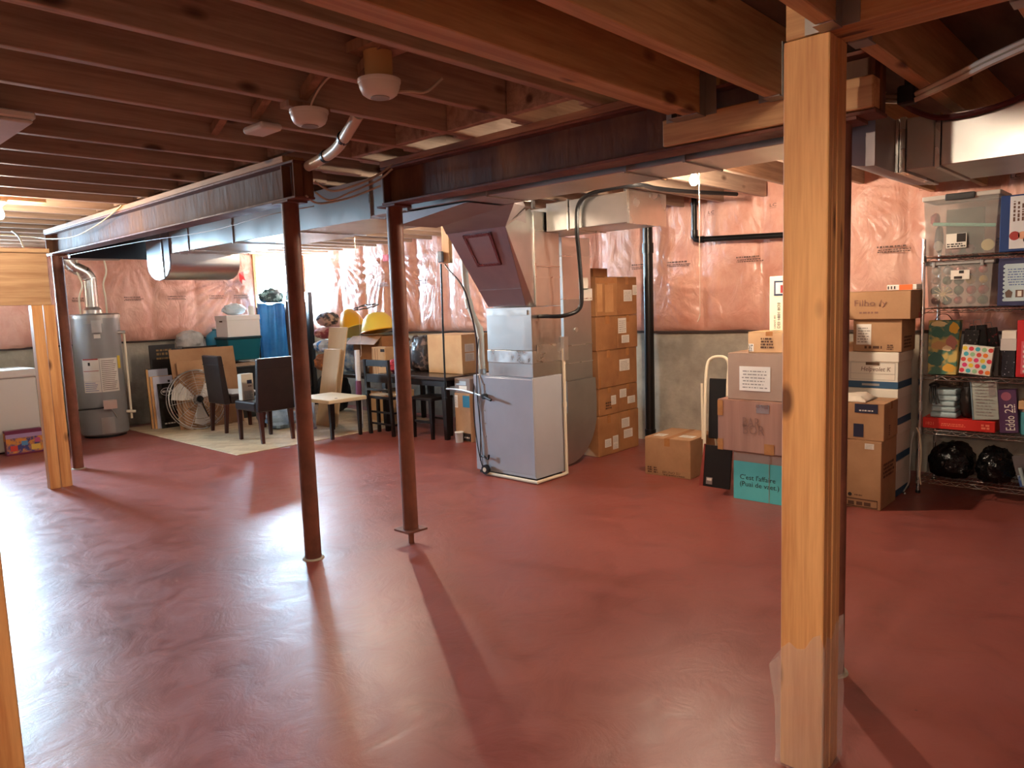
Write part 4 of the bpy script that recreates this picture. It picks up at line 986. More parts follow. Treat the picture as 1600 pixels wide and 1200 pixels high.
carton('brown box with navy stickers on the tall brown box', (5.262, 5.61, 1.495, 1.79, .4795, .735), M_card, rz=.03, tape='x', labels=[('-x',.36,.74,.86,.98,M_navy),('-x',.34,.08,.56,.44,M_navy)], rows=[('-x',.44,.78,.80,.84,1,46,M_paper),('-y',.30,.1,.42,.4,5,44,M_inkb)])
# cloth on top
def cloth_sheet(label, x0, x1, y0, y1, z, m, amp=.018, seed=1, name='folded_cloth', cat='cloth'):
    mb = MB(); nx, ny = 16, 14; vs = []; 
    for lay in (0, 1):
        for i in range(nx+1):
            for k in range(ny+1):
                x = x0+(x1-x0)*i/nx; y = y0+(y1-y0)*k/ny
                e = min(i, nx-i, k, ny-k)/3.; e = min(e, 1)
                vs.append((x+.01*noise.noise(Vector((y*9, seed, 1))), y+.012*noise.noise(Vector((x*9, seed, 3))), z+(0 if lay == 0 else .006+e*(.012+amp*(1+noise.noise(Vector((x*7, y*11, seed))))))))
    m1 = ny+1; N1 = (nx+1)*m1; fs = []
    for i in range(nx):
        for k in range(ny):
            q = i*m1+k; fs.append((q, q+1, q+m1+1, q+m1)); fs.append((N1+q, N1+q+m1, N1+q+m1+1, N1+q+1))
    for k in range(ny): fs += [(k, N1+k, N1+k+1, k+1), (nx*m1+k, nx*m1+k+1, N1+nx*m1+k+1, N1+nx*m1+k)]
    for i in range(nx): fs += [(i*m1, (i+1)*m1, N1+(i+1)*m1, N1+i*m1), (i*m1+ny, N1+i*m1+ny, N1+(i+1)*m1+ny, (i+1)*m1+ny)]
    mb.add(vs, fs, True); o = mb.build(name, m, sharp=60); return tag(o, label, cat)
M_cloth = mat('cream_cloth', rgb(216,204,188), .85, c2=rgb(200,186,170), scale=5, bump=.2, bscale=50)
cloth_sheet('cream cloth crumpled on the navy-stickered box', 5.28, 5.56, 1.62, 1.86, .7385, M_cloth)
# file boxes
M_fb = mat('white_file_board', rgb(222,214,200), .6); M_fblue = mat('file_box_blue', rgb(48,84,116), .55)
def file_box(label, x0, x1, y0, y1, z0, h=.262, m=M_fb, band=True, group=None, written=None, rz=0):
    w, d = x1-x0, y1-y0
    t = thing('file_box', label, 'file box', ((x0+x1)/2, (y0+y1)/2, z0), rz, group)
    MB().box(-w/2+.006, w/2-.006, -d/2+.006, d/2-.006, .0, h-.065).build('body', m, t, world=False, bevel=.003)
    MB().box(-w/2, w/2, -d/2, d/2, h-.07, h).build('lid', m, t, world=False, bevel=.004)
    for nm, (u0, v0, w_, h_) in (('hand_hole', (d/2-.5*d-.045+.0, h-.085, .09, .018)),):
        mb = MB(); patch(mb, (-w/2+.006, .045, h-.092), (0,-1,0), (0,0,1), .09, .020, .0065, .001); mb.build(nm, M_dark, t, world=False)
    if band:
        MB().box(-w/2+.003, w/2-.003, -d/2+.003, d/2-.003, .001, .050).build('blue_band', M_fblue, t, world=False)
        mb = MB(); patch(mb, (-w/2+.003, .07, .018), (0,-1,0), (0,0,1), .12, .016, .001, .0008); mb.build('band_print', M_hang, t, world=False)
    if written is not None:
        fm = MB()
        for (a, b_, w_, h_) in ((d/2-.025, .062, d-.05, .002), (d/2-.025, .185, d-.05, .002), (d/2-.025, .062, .002, .123), (-d/2+.027, .062, .002, .123), (d/2-.025, .105, d-.05, .002)):
            patch(fm, (-w/2+.006, a, b_), (0,-1,0), (0,0,1), w_, h_, .002, .001)
        fm.build('form_lines', M_hang, t, world=False)
        mb = MB(); add_text(mb, written, (-w/2+.006, d/2-.10, .125), (0,-1,0), (0,0,1), .032, .2, .003, .15); mb.build('handwriting', M_inkf, t, world=False)
    return t
names = ['bottom', 'second', 'third', 'top']
for i in range(4):
    file_box('white and blue file box, %s of the four stacked by the shelf' % names[i], 5.665+.004*(i % 2), 6.02, 1.515, 1.87, .001+.2635*i, .262, group='stack of four file boxes', written='Helpvolet K' if i == 3 else None)
carton('brown carton with barcode label on the file boxes', (5.69, 6.03, 1.505, 1.835, 1.0565, 1.29), M_card, tape=None, labels=[('-x',.07,.22,.38,.86)], rows=[('-x',.24,.08,.64,.22,1,51,M_inkb),('-x',.70,.06,.86,.24,3,52,M_inkb),('-y',.1,.1,.7,.5,4,53,M_inkb)])
carton('wide brown carton with faint handwriting topping the file box stack', (5.66, 6.03, 1.445, 1.86, 1.2915, 1.495), M_card, tape=None, texts=[('-x',.10,.48,.045,'Filho /y',M_mark,.22)], rows=[('-x',.16,.20,.55,.30,1,54,M_mark)], labels=[('-y',.55,.0,.78,.20,M_red)])
carton('white and orange flat box at the back of the wide carton', (5.86, 6.02, 1.46, 1.66, 1.4965, 1.535), mat('white_gloss_card', rgb(232,226,220), .4), tape=None, flaps=False, labels=[('-x',.42,.0,.86,.98,mat('orange_print', rgb(226,104,40), .5))], texts=[('-x',.04,.2,.022,'III',M_ink,.05)])
carton('brown box between the file boxes and the back wall', (5.97, 6.41, 1.90, 2.35, .0, 1.08), M_card, open_top=True, rows=[('-x',.55,.55,.95,.72,4,55,M_inkb)])
# black hand truck glimpsed beside the post
t = thing('hand_truck', 'black hand truck wheel and upright behind the big post', 'hand truck', (5.25, 1.84, 0))
MB().box(5.28, 5.30, 1.832, 1.852, .08, .62).build('upright', M_black, t, bevel=.004)
MB().box(5.28, 5.30, 1.888, 1.908, .08, .62).build('upright', M_black, t, bevel=.004)
MB().box(5.275, 5.305, 1.852, 1.888, .58, .62).build('crossbar', M_black, t, bevel=.004)
MB().cyl((5.29,1.803,.085),(5.29,1.828,.085), .085, .085, 20).build('wheel', M_black, t); MB().cyl((5.29,1.912,.085),(5.29,1.937,.085), .085, .085, 20).build('wheel', M_black, t)
MB().box(5.18, 5.28, 1.832, 1.908, .0, .012).build('toe_plate', M_black, t)
# ============================================================ WIRE SHELF RACK
SX0, SX1, SY0, SY1 = 5.905, 6.36, .18, 1.43
SZ = (.118, .485, .880, 1.362, 1.726)
t = thing('wire_shelf', 'chrome wire storage rack against the right wall', 'shelf', ((SX0+SX1)/2, (SY0+SY1)/2, 0))
for (x, y) in ((SX0, SY1), (SX1, SY1), (SX0, SY0), (SX1, SY0)):
    p = MB().cyl((x,y,.0),(x,y,1.85), .0125, .0125, 12).build('post', M_chrome, t)
    MB().cyl((x,y,0),(x,y,.02), .017, .017, 12).build('foot', M_black, p)
for z in SZ:
    s = MB()
    for (zz_, r) in ((z-.008, .0035), (z-.036, .003)):
        s.tube([(SX0,SY0,zz_),(SX1,SY0,zz_),(SX1,SY1,zz_),(SX0,SY1,zz_)], r, 6, closed=True)
    fr = s.build('shelf_frame', M_chrome, t)
    g = MB(); y = SY0+.02
    while y < SY1-.01:
        g.cyl((SX0,y,z-.004),(SX1,y,z-.004), .0018, .0018, 5, False); y += .026
    for x in (SX0+.11, SX0+.23, SX0+.35): g.cyl((x,SY0,z-.009),(x,SY1,z-.009), .003, .003, 5, False)
    g.build('wire_deck', M_chromed, fr)
    tr = MB()
    for X in (SX0, SX1):
        pts = []; y = SY0; up = False
        while y <= SY1+.001: pts.append((X, y, z-.011 if up else z-.034)); y += .036; up = not up
        tr.tube(pts, .0022, 5)
    tr.build('truss_wire', M_chrome, fr)
    for (x, y) in ((SX0, SY1), (SX0, SY0)): MB().cyl((x,y,z-.045),(x,y,z+.003), .018, .015, 12).build('collar', M_chromed, fr)
# cords hanging on the front post
tag(MB().tube(bez([(5.88,1.445,.49),(5.865,1.42,.44),(5.86,1.405,.30),(5.858,1.41,.16),(5.855,1.40,.075)], 7), .006, 8).build('power_cord', M_wire), 'pale cord hanging in front of the rack corner', 'cord')
tag(MB().tube(bez([(5.89,1.465,.46),(5.87,1.475,.36),(5.862,1.478,.22),(5.86,1.482,.08),(5.84,1.51,.008),(5.80,1.49,.007)], 7), .007, 8).build('power_cord', M_hang), 'grey cord with a plug dropping to the floor by the rack', 'cord')

# ---- translucent bins
M_clear = bpy.data.materials.new('clear_bin_plastic'); M_clear.use_nodes = True
def _clear(m):
    nt = m.node_tree; nt.nodes.clear(); N = nt.nodes.new; L = nt.links.new
    o = N('ShaderNodeOutputMaterial'); t_ = N('ShaderNodeBsdfTransparent'); g = N('ShaderNodeBsdfPrincipled'); mx = N('ShaderNodeMixShader')
    t_.inputs[0].default_value = (.93,.93,.92,1); g.inputs['Base Color'].default_value = (.62,.60,.57,1); g.inputs['Roughness'].default_value = .2
    mx.inputs[0].default_value = .20; L(t_.outputs[0], mx.inputs[1]); L(g.outputs[0], mx.inputs[2]); L(mx.outputs[0], o.inputs[0])
_clear(M_clear)
def shell(mb, b, tp, z0, z1, k=.004):
    """open thin-walled tub, bottom rect b, top rect tp"""
    def ring(r, z, ins): return [(r[0]+ins, r[2]+ins, z), (r[1]-ins, r[2]+ins, z), (r[1]-ins, r[3]-ins, z), (r[0]+ins, r[3]-ins, z)]
    vs = ring(b, z0, 0)+ring(tp, z1, 0)+ring(b, z0+k, k)+ring(tp, z1, k)
    fs = [(0,3,2,1),(8,9,10,11)]
    for i in range(4):
        j = (i+1) % 4; fs += [(i, j, 4+j, 4+i), (8+i, 12+i, 12+j, 8+j), (4+i, 4+j, 12+j, 12+i)]
    return mb.add(vs, fs)
def clear_bin(label, x0, x1, y0, y1, z0, z1, latch, lidm):
    t = thing('storage_bin', label, 'storage bin', ((x0+x1)/2, (y0+y1)/2, z0))
    shell(MB(), (x0+.02,x1-.02,y0+.025,y1-.025), (x0+.006,x1-.006,y0+.008,y1-.008), z0, z1-.022).build('tub', M_clear, t)
    MB().box(x0, x1, y0, y1, z1-.020, z1-.012).build('lid', lidm, t, bevel=.003)
    rim = MB(); rim.box(x0-.004, x0+.006, y0, y1, z1-.034, z1-.004); rim.box(x0+.006, x1-.006, y0-.004, y0+.006, z1-.034, z1-.004); rim.box(x0+.006, x1-.006, y1-.006, y1+.004, z1-.034, z1-.004); rim.box(x1-.006, x1+.004, y0, y1, z1-.034, z1-.004)
    rim.build('lid_rim', lidm, t, bevel=.003)
    if latch:
        ym = (y0+y1)/2; MB().box(x0-.016, x0-.005, ym-.09, ym+.09, z1-.045, z1-.0).build('latch', M_black, t, bevel=.004)
    else:
        for y in (y0+.06, y1-.07): MB().box(x0-.012, x0-.005, y, y+.02, z1-.05, z1-.0).build('latch', lidm, t, bevel=.003)
    return t
M_lid = mat('frosted_lid', rgb(206,200,192), .35, alpha=.75); M_glid = mat('grey_lid', rgb(150,148,146), .4)
t = clear_bin('clear bin with black latch on the top shelf', 5.93, 6.33, .985, 1.455, 1.7285, 2.15, True, M_lid)
mb = MB(); patch(mb, (5.938,1.30,1.775), (0,-1,0), (0,0,1), .125, .10, .004, .001); lb = mb.build('label', M_paper, t)
mb = MB(); patch(mb, (5.938,1.235,1.815), (0,-1,0), (0,0,1), .055, .058, .0055, .001); mb.build('label_block', M_ink, lb)
mb = MB(); glyph_rows(mb, (5.938,1.295,1.78), (0,-1,0), (0,0,1), .115, .03, 2, 4, .0055, .6); mb.build('label_print', M_ink, lb)
tag(MB().box(6.02, 6.05, 1.09, 1.32, 1.7345, 2.05).build('picture_book', mat('grey_green_cover', rgb(90,98,88), .5, c2=rgb(70,78,70), scale=8)), 'grey-green book standing in the latched clear bin', 'book')
tag(MB().tube([(5.985,1.015,1.915),(5.985,1.2,1.935),(5.985,1.395,1.955)], .012, 8).build('toy_tube', mat('mint_plastic', rgb(140,214,196), .3)), 'mint green tube lying across the latched clear bin', 'tube')
tag(MB().lathe([(0,-.008),(.036,-.006),(.04,0),(.036,.006),(0,.008)], 20, (0,0,0), Matrix.Translation((5.975,1.055,1.785)) @ Matrix.Rotation(PI/2, 4, 'Y')).build('toy_disc', M_yel if 0 else mat('cream_disc', rgb(226,206,150), .4)), 'cream disc in the latched clear bin', 'disc')
tag(MB().blob((6.05,1.37,1.85), (.033,.03,.10), 14, 12, .12, 3, 2).build('dark_toy', M_black), 'dark toy figure at the corner of the latched clear bin', 'toy')
tag(MB().blob((5.985,1.36,1.80), (.02,.03,.035), 12, 10, .15, 3, 5).build('toy_mask', M_paper), 'white mask shape in the latched clear bin', 'toy')
tag(MB().blob((6.02,1.39,1.99), (.03,.03,.045), 12, 10, .2, 3, 6).build('red_toy', M_red), 'red toy at the corner of the latched clear bin', 'toy')
for k, (yy, rr, mm) in enumerate(((1.25,.035,'dusty_rose'),(1.16,.03,'plum'),(1.29,.025,'brick'))):
    m_ = mat(mm, [rgb(172,110,104), rgb(120,66,70), rgb(140,70,56)][k], .5)
    tag(MB().blob((5.985,yy,1.7345+rr), (.03,rr,rr), 12, 10, .15, 3, 10+k, flat=1.7345).build('toy_ball', m_), '%s ball at the bottom of the latched clear bin' % ('dusty pink','plum','brick red')[k], 'ball')
t = clear_bin('clear bin packed with holiday ornaments on the second shelf', 5.93, 6.33, 1.005, 1.43, 1.3645, 1.695, False, M_glid)
mb = MB(); patch(mb, (5.938,1.265,1.555), (0,-1,0), (0,0,1), .115, .065, .004, .001); lb = mb.build('label', M_paper, t)
mb = MB(); patch(mb, (5.938,1.245,1.56), (0,-1,0), (0,0,1), .05, .018, .0055, .001); patch(mb, (5.938,1.215,1.597), (0,-1,0), (0,0,1), .03, .02, .0055, .001); mb.build('label_block', M_ink, lb)
OC = dict(red=rgb(176,44,50), gold=rgb(206,164,70), silver=rgb(190,190,196), green=rgb(72,96,72), rose=rgb(206,138,132), white=rgb(226,216,206), copper=rgb(176,106,70))
OM = {k: mat(k+'_ornament', c, .22, .35, bump=.02) for k, c in OC.items()}
rnd = random.Random(3)
ocnt = 0
pos_word = ['far left', 'left', 'middle', 'right', 'far right']; lev_word = ['lowest', 'lower', 'upper', 'topmost']
for lv in range(4):
    for k in range(5):
        r = rnd.uniform(.028, .033); c = rnd.choice(list(OC))
        y = 1.370-k*.0735+rnd.uniform(-.004,.004); z = 1.3715+.038+lv*.071
        o = thing('ornament', '%s shiny ornament, %s in the %s row of the ornament bin' % (c, pos_word[k], lev_word[lv]), 'ornament', (5.99, y, z-r), group='ornaments in the clear bin')
        MB().lathe([(0,-r)]+[(r*math.cos(a), r*math.sin(a)) for a in [math.radians(-60+20*q) for q in range(8)]]+[(0,r)], 14, (5.99,y,z)).build('ball', OM[c], o)
        MB().cyl((5.985,y,z+r-.002),(5.983,y,z+r+.007), .006, .006, 8).build('cap', M_seam, o)
t = thing('star_ornament', 'straw star ornament pressed against the ornament bin wall', 'ornament', (5.955, 1.315, 1.40))
for k in range(6):
    a = PI*k/6; dy, dz = .062*math.cos(a), .055*math.sin(a); MB().cyl((5.955+.0008*k,1.315-dy,1.456-dz),(5.955+.0008*k,1.315+dy,1.456+dz), .003, .003, 6).build('straw', mat('straw_%d' % k, rgb(226,200,150), .6), t)

# ---- board games
M_gblue = mat('blue_game_box', rgb(30,58,112), .4); M_gw = mat('game_cover_pale', rgb(212,212,216), .4)
t = thing('board_game', 'blue board game box with pale cover on the top shelf', 'board game', (6.1, .81, 1.727))
MB().box(5.95, 6.25, .62, .985, 1.7275, 2.10).build('box', M_gblue, t, bevel=.003)
mb = MB(); patch(mb, (5.95,.93,1.745), (0,-1,0), (0,0,1), .30, .345, .003, .002); cv = mb.build('cover', M_gw, t)
mb = MB(); glyph_rows(mb, (5.95,.915,1.90), (0,0,1), (0,1,0), .16, .0,1,1) if 0 else glyph_rows(mb, (5.95,.80,1.92), (0,0,1), (0,1,0), .15, .12, 5, 61, .0045, .5); mb.build('cover_print', M_inkf, cv)
for (yy, zz_, rr, mm) in ((.90,1.83,.03,M_red),(.855,1.83,.026,mat('flesh_print', rgb(214,160,130), .5)),(.83,1.80,.022,M_ink),(.80,1.83,.028,mat('tan_print', rgb(196,130,100), .5))):
    mb = MB(); mb.cyl((5.9470,yy,zz_),(5.9455,yy,zz_), rr, rr, 14); mb.build('cover_figure', mm, cv)
t = thing('board_game', 'dark blue box with scalloped pale label on the second shelf', 'board game', (6.1, .81, 1.363))
MB().box(5.95, 6.25, .62, .985, 1.3635, 1.685).build('box', mat('navy_game_box', rgb(44,48,86), .45), t, bevel=.003)
mb = MB(); patch(mb, (5.95,.945,1.395), (0,-1,0), (0,0,1), .30, .25, .003, .002)
for k in range(9): mb.cyl((5.947,.945,1.405+.028*k),(5.9455,.945,1.405+.028*k), .011, .011, 8)
cv = mb.build('cover', mat('pale_blue_label', rgb(176,196,204), .5), t)
mb = MB(); glyph_rows(mb, (5.95,.93,1.50), (0,-1,0), (0,0,1), .22, .12, 7, 66, .0045, .35); mb.build('cover_print', M_blu, cv)
mb = MB(); mb.add([(5.945,.935,1.42),(5.945,.905,1.42),(5.945,.898,1.455),(5.945,.92,1.475),(5.945,.942,1.455)], [(0,1,2,3,4)]); mb.build('cover_badge', mat('brown_badge', rgb(96,76,66), .5), cv)
mb = MB(); patch(mb, (5.95,.882,1.42), (0,-1,0), (0,0,1), .045, .05, .0045, .001); mb.build('cover_badge', M_inkf, cv); mb = MB(); patch(mb, (5.95,.870,1.427), (0,-1,0), (0,0,1), .022, .036, .0055, .001); mb.build('cover_badge', M_paper, cv)

# ---- third shelf (z .88)
z3 = .8815
M_bird = mat('patterned_gift_paper', rgb(196,170,96), .45, c2=rgb(70,116,96), scale=9, detail=2, thresh=(.46,.54))
t = thing('gift_bag', 'gift bag printed with leaves and flowers on the third shelf', 'gift bag', (6.0, 1.30, z3))
MB().frustum((5.94,6.02,1.215,1.395), (5.95,6.03,1.20,1.40), z3, 1.27).build('bag', M_bird, t, bevel=.004)
for (yy, zz_, ry, rz_, mm) in ((1.335,1.18,.04,.035,rgb(58,108,90)),(1.345,.99,.05,.05,rgb(56,104,92)),(1.25,1.11,.035,.05,rgb(186,120,104)),(1.33,1.245,.05,.02,rgb(230,206,150)),(1.235,1.215,.03,.04,rgb(222,172,48)),(1.325,1.09,.05,.03,rgb(196,150,96)),(1.26,.93,.04,.03,rgb(214,160,60)),(1.275,1.07,.03,.02,rgb(236,214,170))):
    mb = MB(); n = 14; vs = [(5.937+.004*(zz_-z3)/.39*1.0-.0, yy+ry*math.cos(2*PI*q/n)*(1+.15*math.sin(q*3)), zz_+rz_*math.sin(2*PI*q/n)*(1+.15*math.cos(q*2))) for q in range(n)]; mb.add(vs, [tuple(range(n))]); mb.build('printed_flower', mat('flower_ink', mm, .5), t)
MB().tube(bez([(5.95,1.36,1.27),(5.945,1.33,1.31),(5.945,1.28,1.31),(5.95,1.25,1.27)], 5), .003, 6).build('handle', M_inkb, t)
t = thing('gift_bag', 'tilted white gift bag with coloured dots on the third shelf', 'gift bag', (5.97, 1.10, z3))
R = Matrix.Translation((5.97,1.105,z3+.004)) @ Matrix.Rotation(math.radians(6), 4, 'X')
MB().box(-.03, .03, -.095, .095, .003, .205, R).build('bag', M_paper, t, bevel=.003)
dc = [rgb(214,60,76), rgb(236,130,52), rgb(70,170,186), rgb(214,60,120), rgb(150,196,150), rgb(226,196,60), rgb(206,74,66)]
DM = [mat('dot_ink', c, .5) for c in dc]
for r_ in range(5):
    for k in range(5):
        yy = .078-.039*k-(.012 if r_ % 2 else 0); mb = MB(); c_ = Vector((-.0308, yy, .026+.039*r_)); n = 14
        if abs(yy) > .085: continue
        mb.add([R @ (c_+Vector((0, .0155*math.cos(2*PI*q/n), .0155*math.sin(2*PI*q/n)))) for q in range(n)], [tuple(range(n))]); dd = mb.build('dot', DM[(r_*3+k*2) % 7], t)
M_speck = mat('speckled_black_wrap', rgb(24,22,24), .4, c2=rgb(150,140,136), scale=46, detail=2, thresh=(.60,.68))
M_speck2 = mat('red_speckled_wrap', rgb(30,24,26), .4, c2=rgb(150,60,66), scale=46, detail=2, thresh=(.58,.68))
for k, (y, dy, zt, mm, rot, lb_) in enumerate(((1.175,.045,1.21,M_speck,.10,'black speckled gift bag behind the dotted bag, next to the leafy bag'),(1.09,.05,1.235,M_black,-.10,'plain dark gift bag behind the dotted bag'),(1.015,.045,1.215,M_speck2,-.16,'red-speckled dark gift bag behind the dotted bag'))):
    tt = thing('gift_bag', lb_, 'gift bag', (6.07+.06*k, y, z3+.012)); Rm = Matrix.Translation((6.07+.06*k, y, z3+.012)) @ Matrix.Rotation(rot, 4, 'X')
    MB().box(-.025, .025, -dy, dy, .0, zt-z3-.02, Rm).build('bag', mm, tt, bevel=.004); MB().tube([Rm @ Vector(p) for p in ((-.025,-dy*.5,zt-z3-.022),(-.03,-dy*.4,zt-z3+.02),(-.03,dy*.4,zt-z3+.02),(-.025,dy*.5,zt-z3-.022))], .0025, 6).build('handle', M_hang, tt)
tag(MB().box(5.96, 6.06, .965, .992, z3, 1.08).build('dark_tin', mat('dark_glass_panel', rgb(48,44,42), .3)), 'narrow dark tin beside the dotted bag', 'tin')
t = thing('boxed_card_set', 'dark starry box with a white card on top, third shelf', 'box', (6.0, .905, z3)); MB().box(5.95, 6.05, .87, .945, z3, 1.06).build('box', mat('starry_wrap', rgb(22,22,34), .4, c2=rgb(190,190,200), scale=70, detail=1, thresh=(.68,.72)), t)
MB().box(5.945, 6.05, .865, .955, 1.061, 1.14).build('lid', mat('pale_grey_card', rgb(196,190,186), .6), t); MB().box(5.95, 6.05, .868, .95, 1.141, 1.195).build('card', M_paper, t)
t = thing('red_box', 'tall red box at the right edge of the third shelf', 'box', (6.05, .82, z3)); MB().box(5.94, 6.18, .70, .862, z3, 1.265).build('box', mat('bright_red_card', rgb(190,30,38), .4), t, bevel=.003)
mb = MB(); patch(mb, (5.94,.835,.905), (0,-1,0), (0,0,1), .12, .22, .003, .001); mb.build('panel', mat('pink_panel', rgb(206,96,110), .5), t); mb = MB(); glyph_rows(mb, (5.94,.825,.91), (0,-1,0), (0,0,1), .10, .2, 6, 71, .0045, .5); mb.build('print', M_paper, t)

# ---- fourth shelf (z .485)
z4 = .4865
t = thing('flat_box', 'flat red box under the folded cloth on the fourth shelf', 'box', (6.06, 1.19, z4)); MB().box(5.93, 6.20, .965, 1.418, z4, .565).build('box', mat('vermilion_card', rgb(200,40,32), .4), t, bevel=.004)
M_salm = mat('salmon_ink', rgb(236,130,100), .5)
add_text(MB(), '1821', (5.93,1.395,.512), (0,-1,0), (0,0,1), .022, .05, .002).build('lettering', M_salm, t); glyph_rows(MB(), (5.93,1.30,.51), (0,-1,0), (0,0,1), .16, .025, 2, 81, .002, .5).build('print', M_salm, t); glyph_rows(MB(), (5.93,1.05,.505), (0,-1,0), (0,0,1), .06, .04, 2, 82, .002, .7).build('emblem', M_salm, t)
M_pblue = mat('pale_blue_fabric', rgb(172,192,196), .85, c2=rgb(156,176,182), scale=3, stretch=(1,1,6), bump=.3, bscale=12)
for k in range(5):
    tag(MB().box(5.945+.004*(k % 2), 6.12, 1.205+.006*(k % 3), 1.375-.005*k, .5665+.041*k, .5665+.041*k+.040).build('folded_cloth', M_pblue, bevel=.014, seg=3), 'pale blue folded cloth, %s of five on the flat red box' % ('lowest','second lowest','middle','second highest','topmost')[k], 'cloth', 'pale blue folded cloths')
t = thing('glove', 'black glove fingers draped over the pale blue cloths', 'glove', (5.95, 1.35, .70))
for k in range(4): MB().tube(bez([(5.95,1.372-.012*k,.80),(5.935,1.375-.013*k,.76),(5.93,1.372-.017*k,.70),(5.928,1.366-.018*k,.665+.008*(k % 2))], 4), .006, 6).build('finger', M_black, t)
MB().blob((5.965,1.355,.80), (.03,.035,.022), 12, 8, .15, 3, 4).build('palm', M_black, t)
tag(MB().blob((6.10,1.28,.815), (.10,.10,.035), 18, 10, .25, 4, 8, flat=.774).build('knit_hat', mat('brown_knit', rgb(70,52,44), .9, c2=rgb(110,96,84), scale=30, bump=.5, bscale=60)), 'brown knitted hat on the pale blue cloths', 'hat')
t = tag(MB().blob((6.04,1.155,.70), (.075,.045,.132), 20, 14, .14, 3, 9, .8, flat=.567).build('dark_bag', mat('dark_leather_bag', rgb(34,28,26), .35, bump=.3, bscale=12)), 'dark soft leather bag between the cloths and the pale book', 'bag')
t = thing('pale_book', 'pale book with printed cover leaning on the fourth shelf', 'book', (5.97, 1.025, .567))
R = Matrix.Translation((5.97,1.02,.5665)) @ Matrix.Rotation(math.radians(-5), 4, 'X') @ Matrix.Translation((0,0,.0075))
MB().box(-.025, .015, -.075, .075, .0, .27, R).build('pages', mat('book_cover_pale', rgb(176,184,176), .55, c2=rgb(160,168,160), scale=3, stretch=(1,1,12)), t, bevel=.002); MB().box(-.028, .018, .076, .084, .0, .272, R).build('spine', M_seam if 0 else mat('book_spine', rgb(120,140,150), .4), t)
mb = MB(); glyph_rows(mb, R @ Vector((-.026,.062,.03)), (0,-1,0), R.to_3x3() @ Vector((0,0,1)), .12, .2, 9, 84, .002, .35); mb.build('print', M_hang, t)
mb = MB(); patch(mb, R @ Vector((-.026,-.025,.17)), (0,-1,0), R.to_3x3() @ Vector((0,0,1)), .04, .09, .0022, .001); mb.build('cover_patch', M_hang, t)
t = thing('purple_box', 'purple box with white brushed lettering leaning on the fourth shelf', 'box', (5.98, .90, z4))
R = Matrix.Translation((5.98,.885,z4+.005)) @ Matrix.Rotation(math.radians(-5), 4, 'X')
MB().box(-.03, .05, -.055, .055, .0, .30, R).build('box', mat('purple_card', rgb(78,48,84), .4), t, bevel=.003)
mb = MB(); up = R.to_3x3() @ Vector((0,0,1)); lf = R.to_3x3() @ Vector((0,1,0))
add_text(mb, 'Eddo', R @ Vector((-.03,-.035,.02)), up, lf, .055, .10, .002); add_text(mb, '25', R @ Vector((-.03,-.03,.14)), up, lf, .05, .06, .002); glyph_rows(mb, R @ Vector((-.03,-.045,.14)), up, lf, .07, .012, 1, 88, .002); mb.build('lettering', M_paper, t)
mb = MB(); c_ = R @ Vector((-.032,.005,.255)); mb.cyl(c_, c_+Vector((-.001,0,0)), .03, .03, 18); mb.build('emblem', mat('violet_emblem', rgb(150,84,104), .5), t)
tag(MB().box(5.95, 6.1, .70, .84, .66, .72).build('tan_box', M_card3, bevel=.003), 'tan box perched over the teal jar on the fourth shelf', 'box')
t = thing('teal_jar', 'teal ribbed jar at the right of the fourth shelf', 'jar', (6.0, .79, z4)); MB().lathe([(.045,0),(.048,.01),(.048,.15),(.04,.158)], 20, (6.0,.79,z4)).build('body', mat('teal_glaze', rgb(80,150,160), .3), t); MB().lathe([(.05,.158),(.05,.172)], 20, (6.0,.79,z4)).build('lid', M_hang, t)

# ---- bottom shelf (z .118)
z5 = .1195
tag(MB().blob((6.11,1.255,.22), (.17,.155,.15), 30, 18, .16, 3.2, 21, flat=z5).build('trash_bag', M_bagk), 'lumpy black trash bag at the rack corner, bottom shelf', 'bag')
tag(MB().blob((6.06,.975,.225), (.13,.118,.14), 30, 18, .2, 4.0, 22, flat=z5).build('trash_bag', M_bagk), 'smaller shiny black trash bag on the bottom shelf', 'bag')
M_pkb = mat('blue_blister_print', rgb(60,92,150), .35, c2=rgb(170,190,214), scale=24, detail=2, thresh=(.48,.56))
t = thing('blister_pack', 'blue printed package leaning at the right of the bottom shelf', 'package', (5.97,.80,z5)); R = Matrix.Translation((5.97,.735,z5+.004)) @ Matrix.Rotation(math.radians(-14), 4, 'X')
MB().box(-.02, .02, -.07, .075, .018, .10, R).build('tray', M_pkb, t, bevel=.003); MB().box(-.022, .022, -.072, .077, .1005, .23, R).build('backing', mat('grey_card', rgb(96,90,92), .5), t); 
for k in range(3): MB().cyl(R @ Vector((-.03,.045-.04*k,.03)), R @ Vector((-.03,.045-.04*k,.15)), .012, .012, 10).build('bottle', M_black if k % 2 else M_pblue, t)
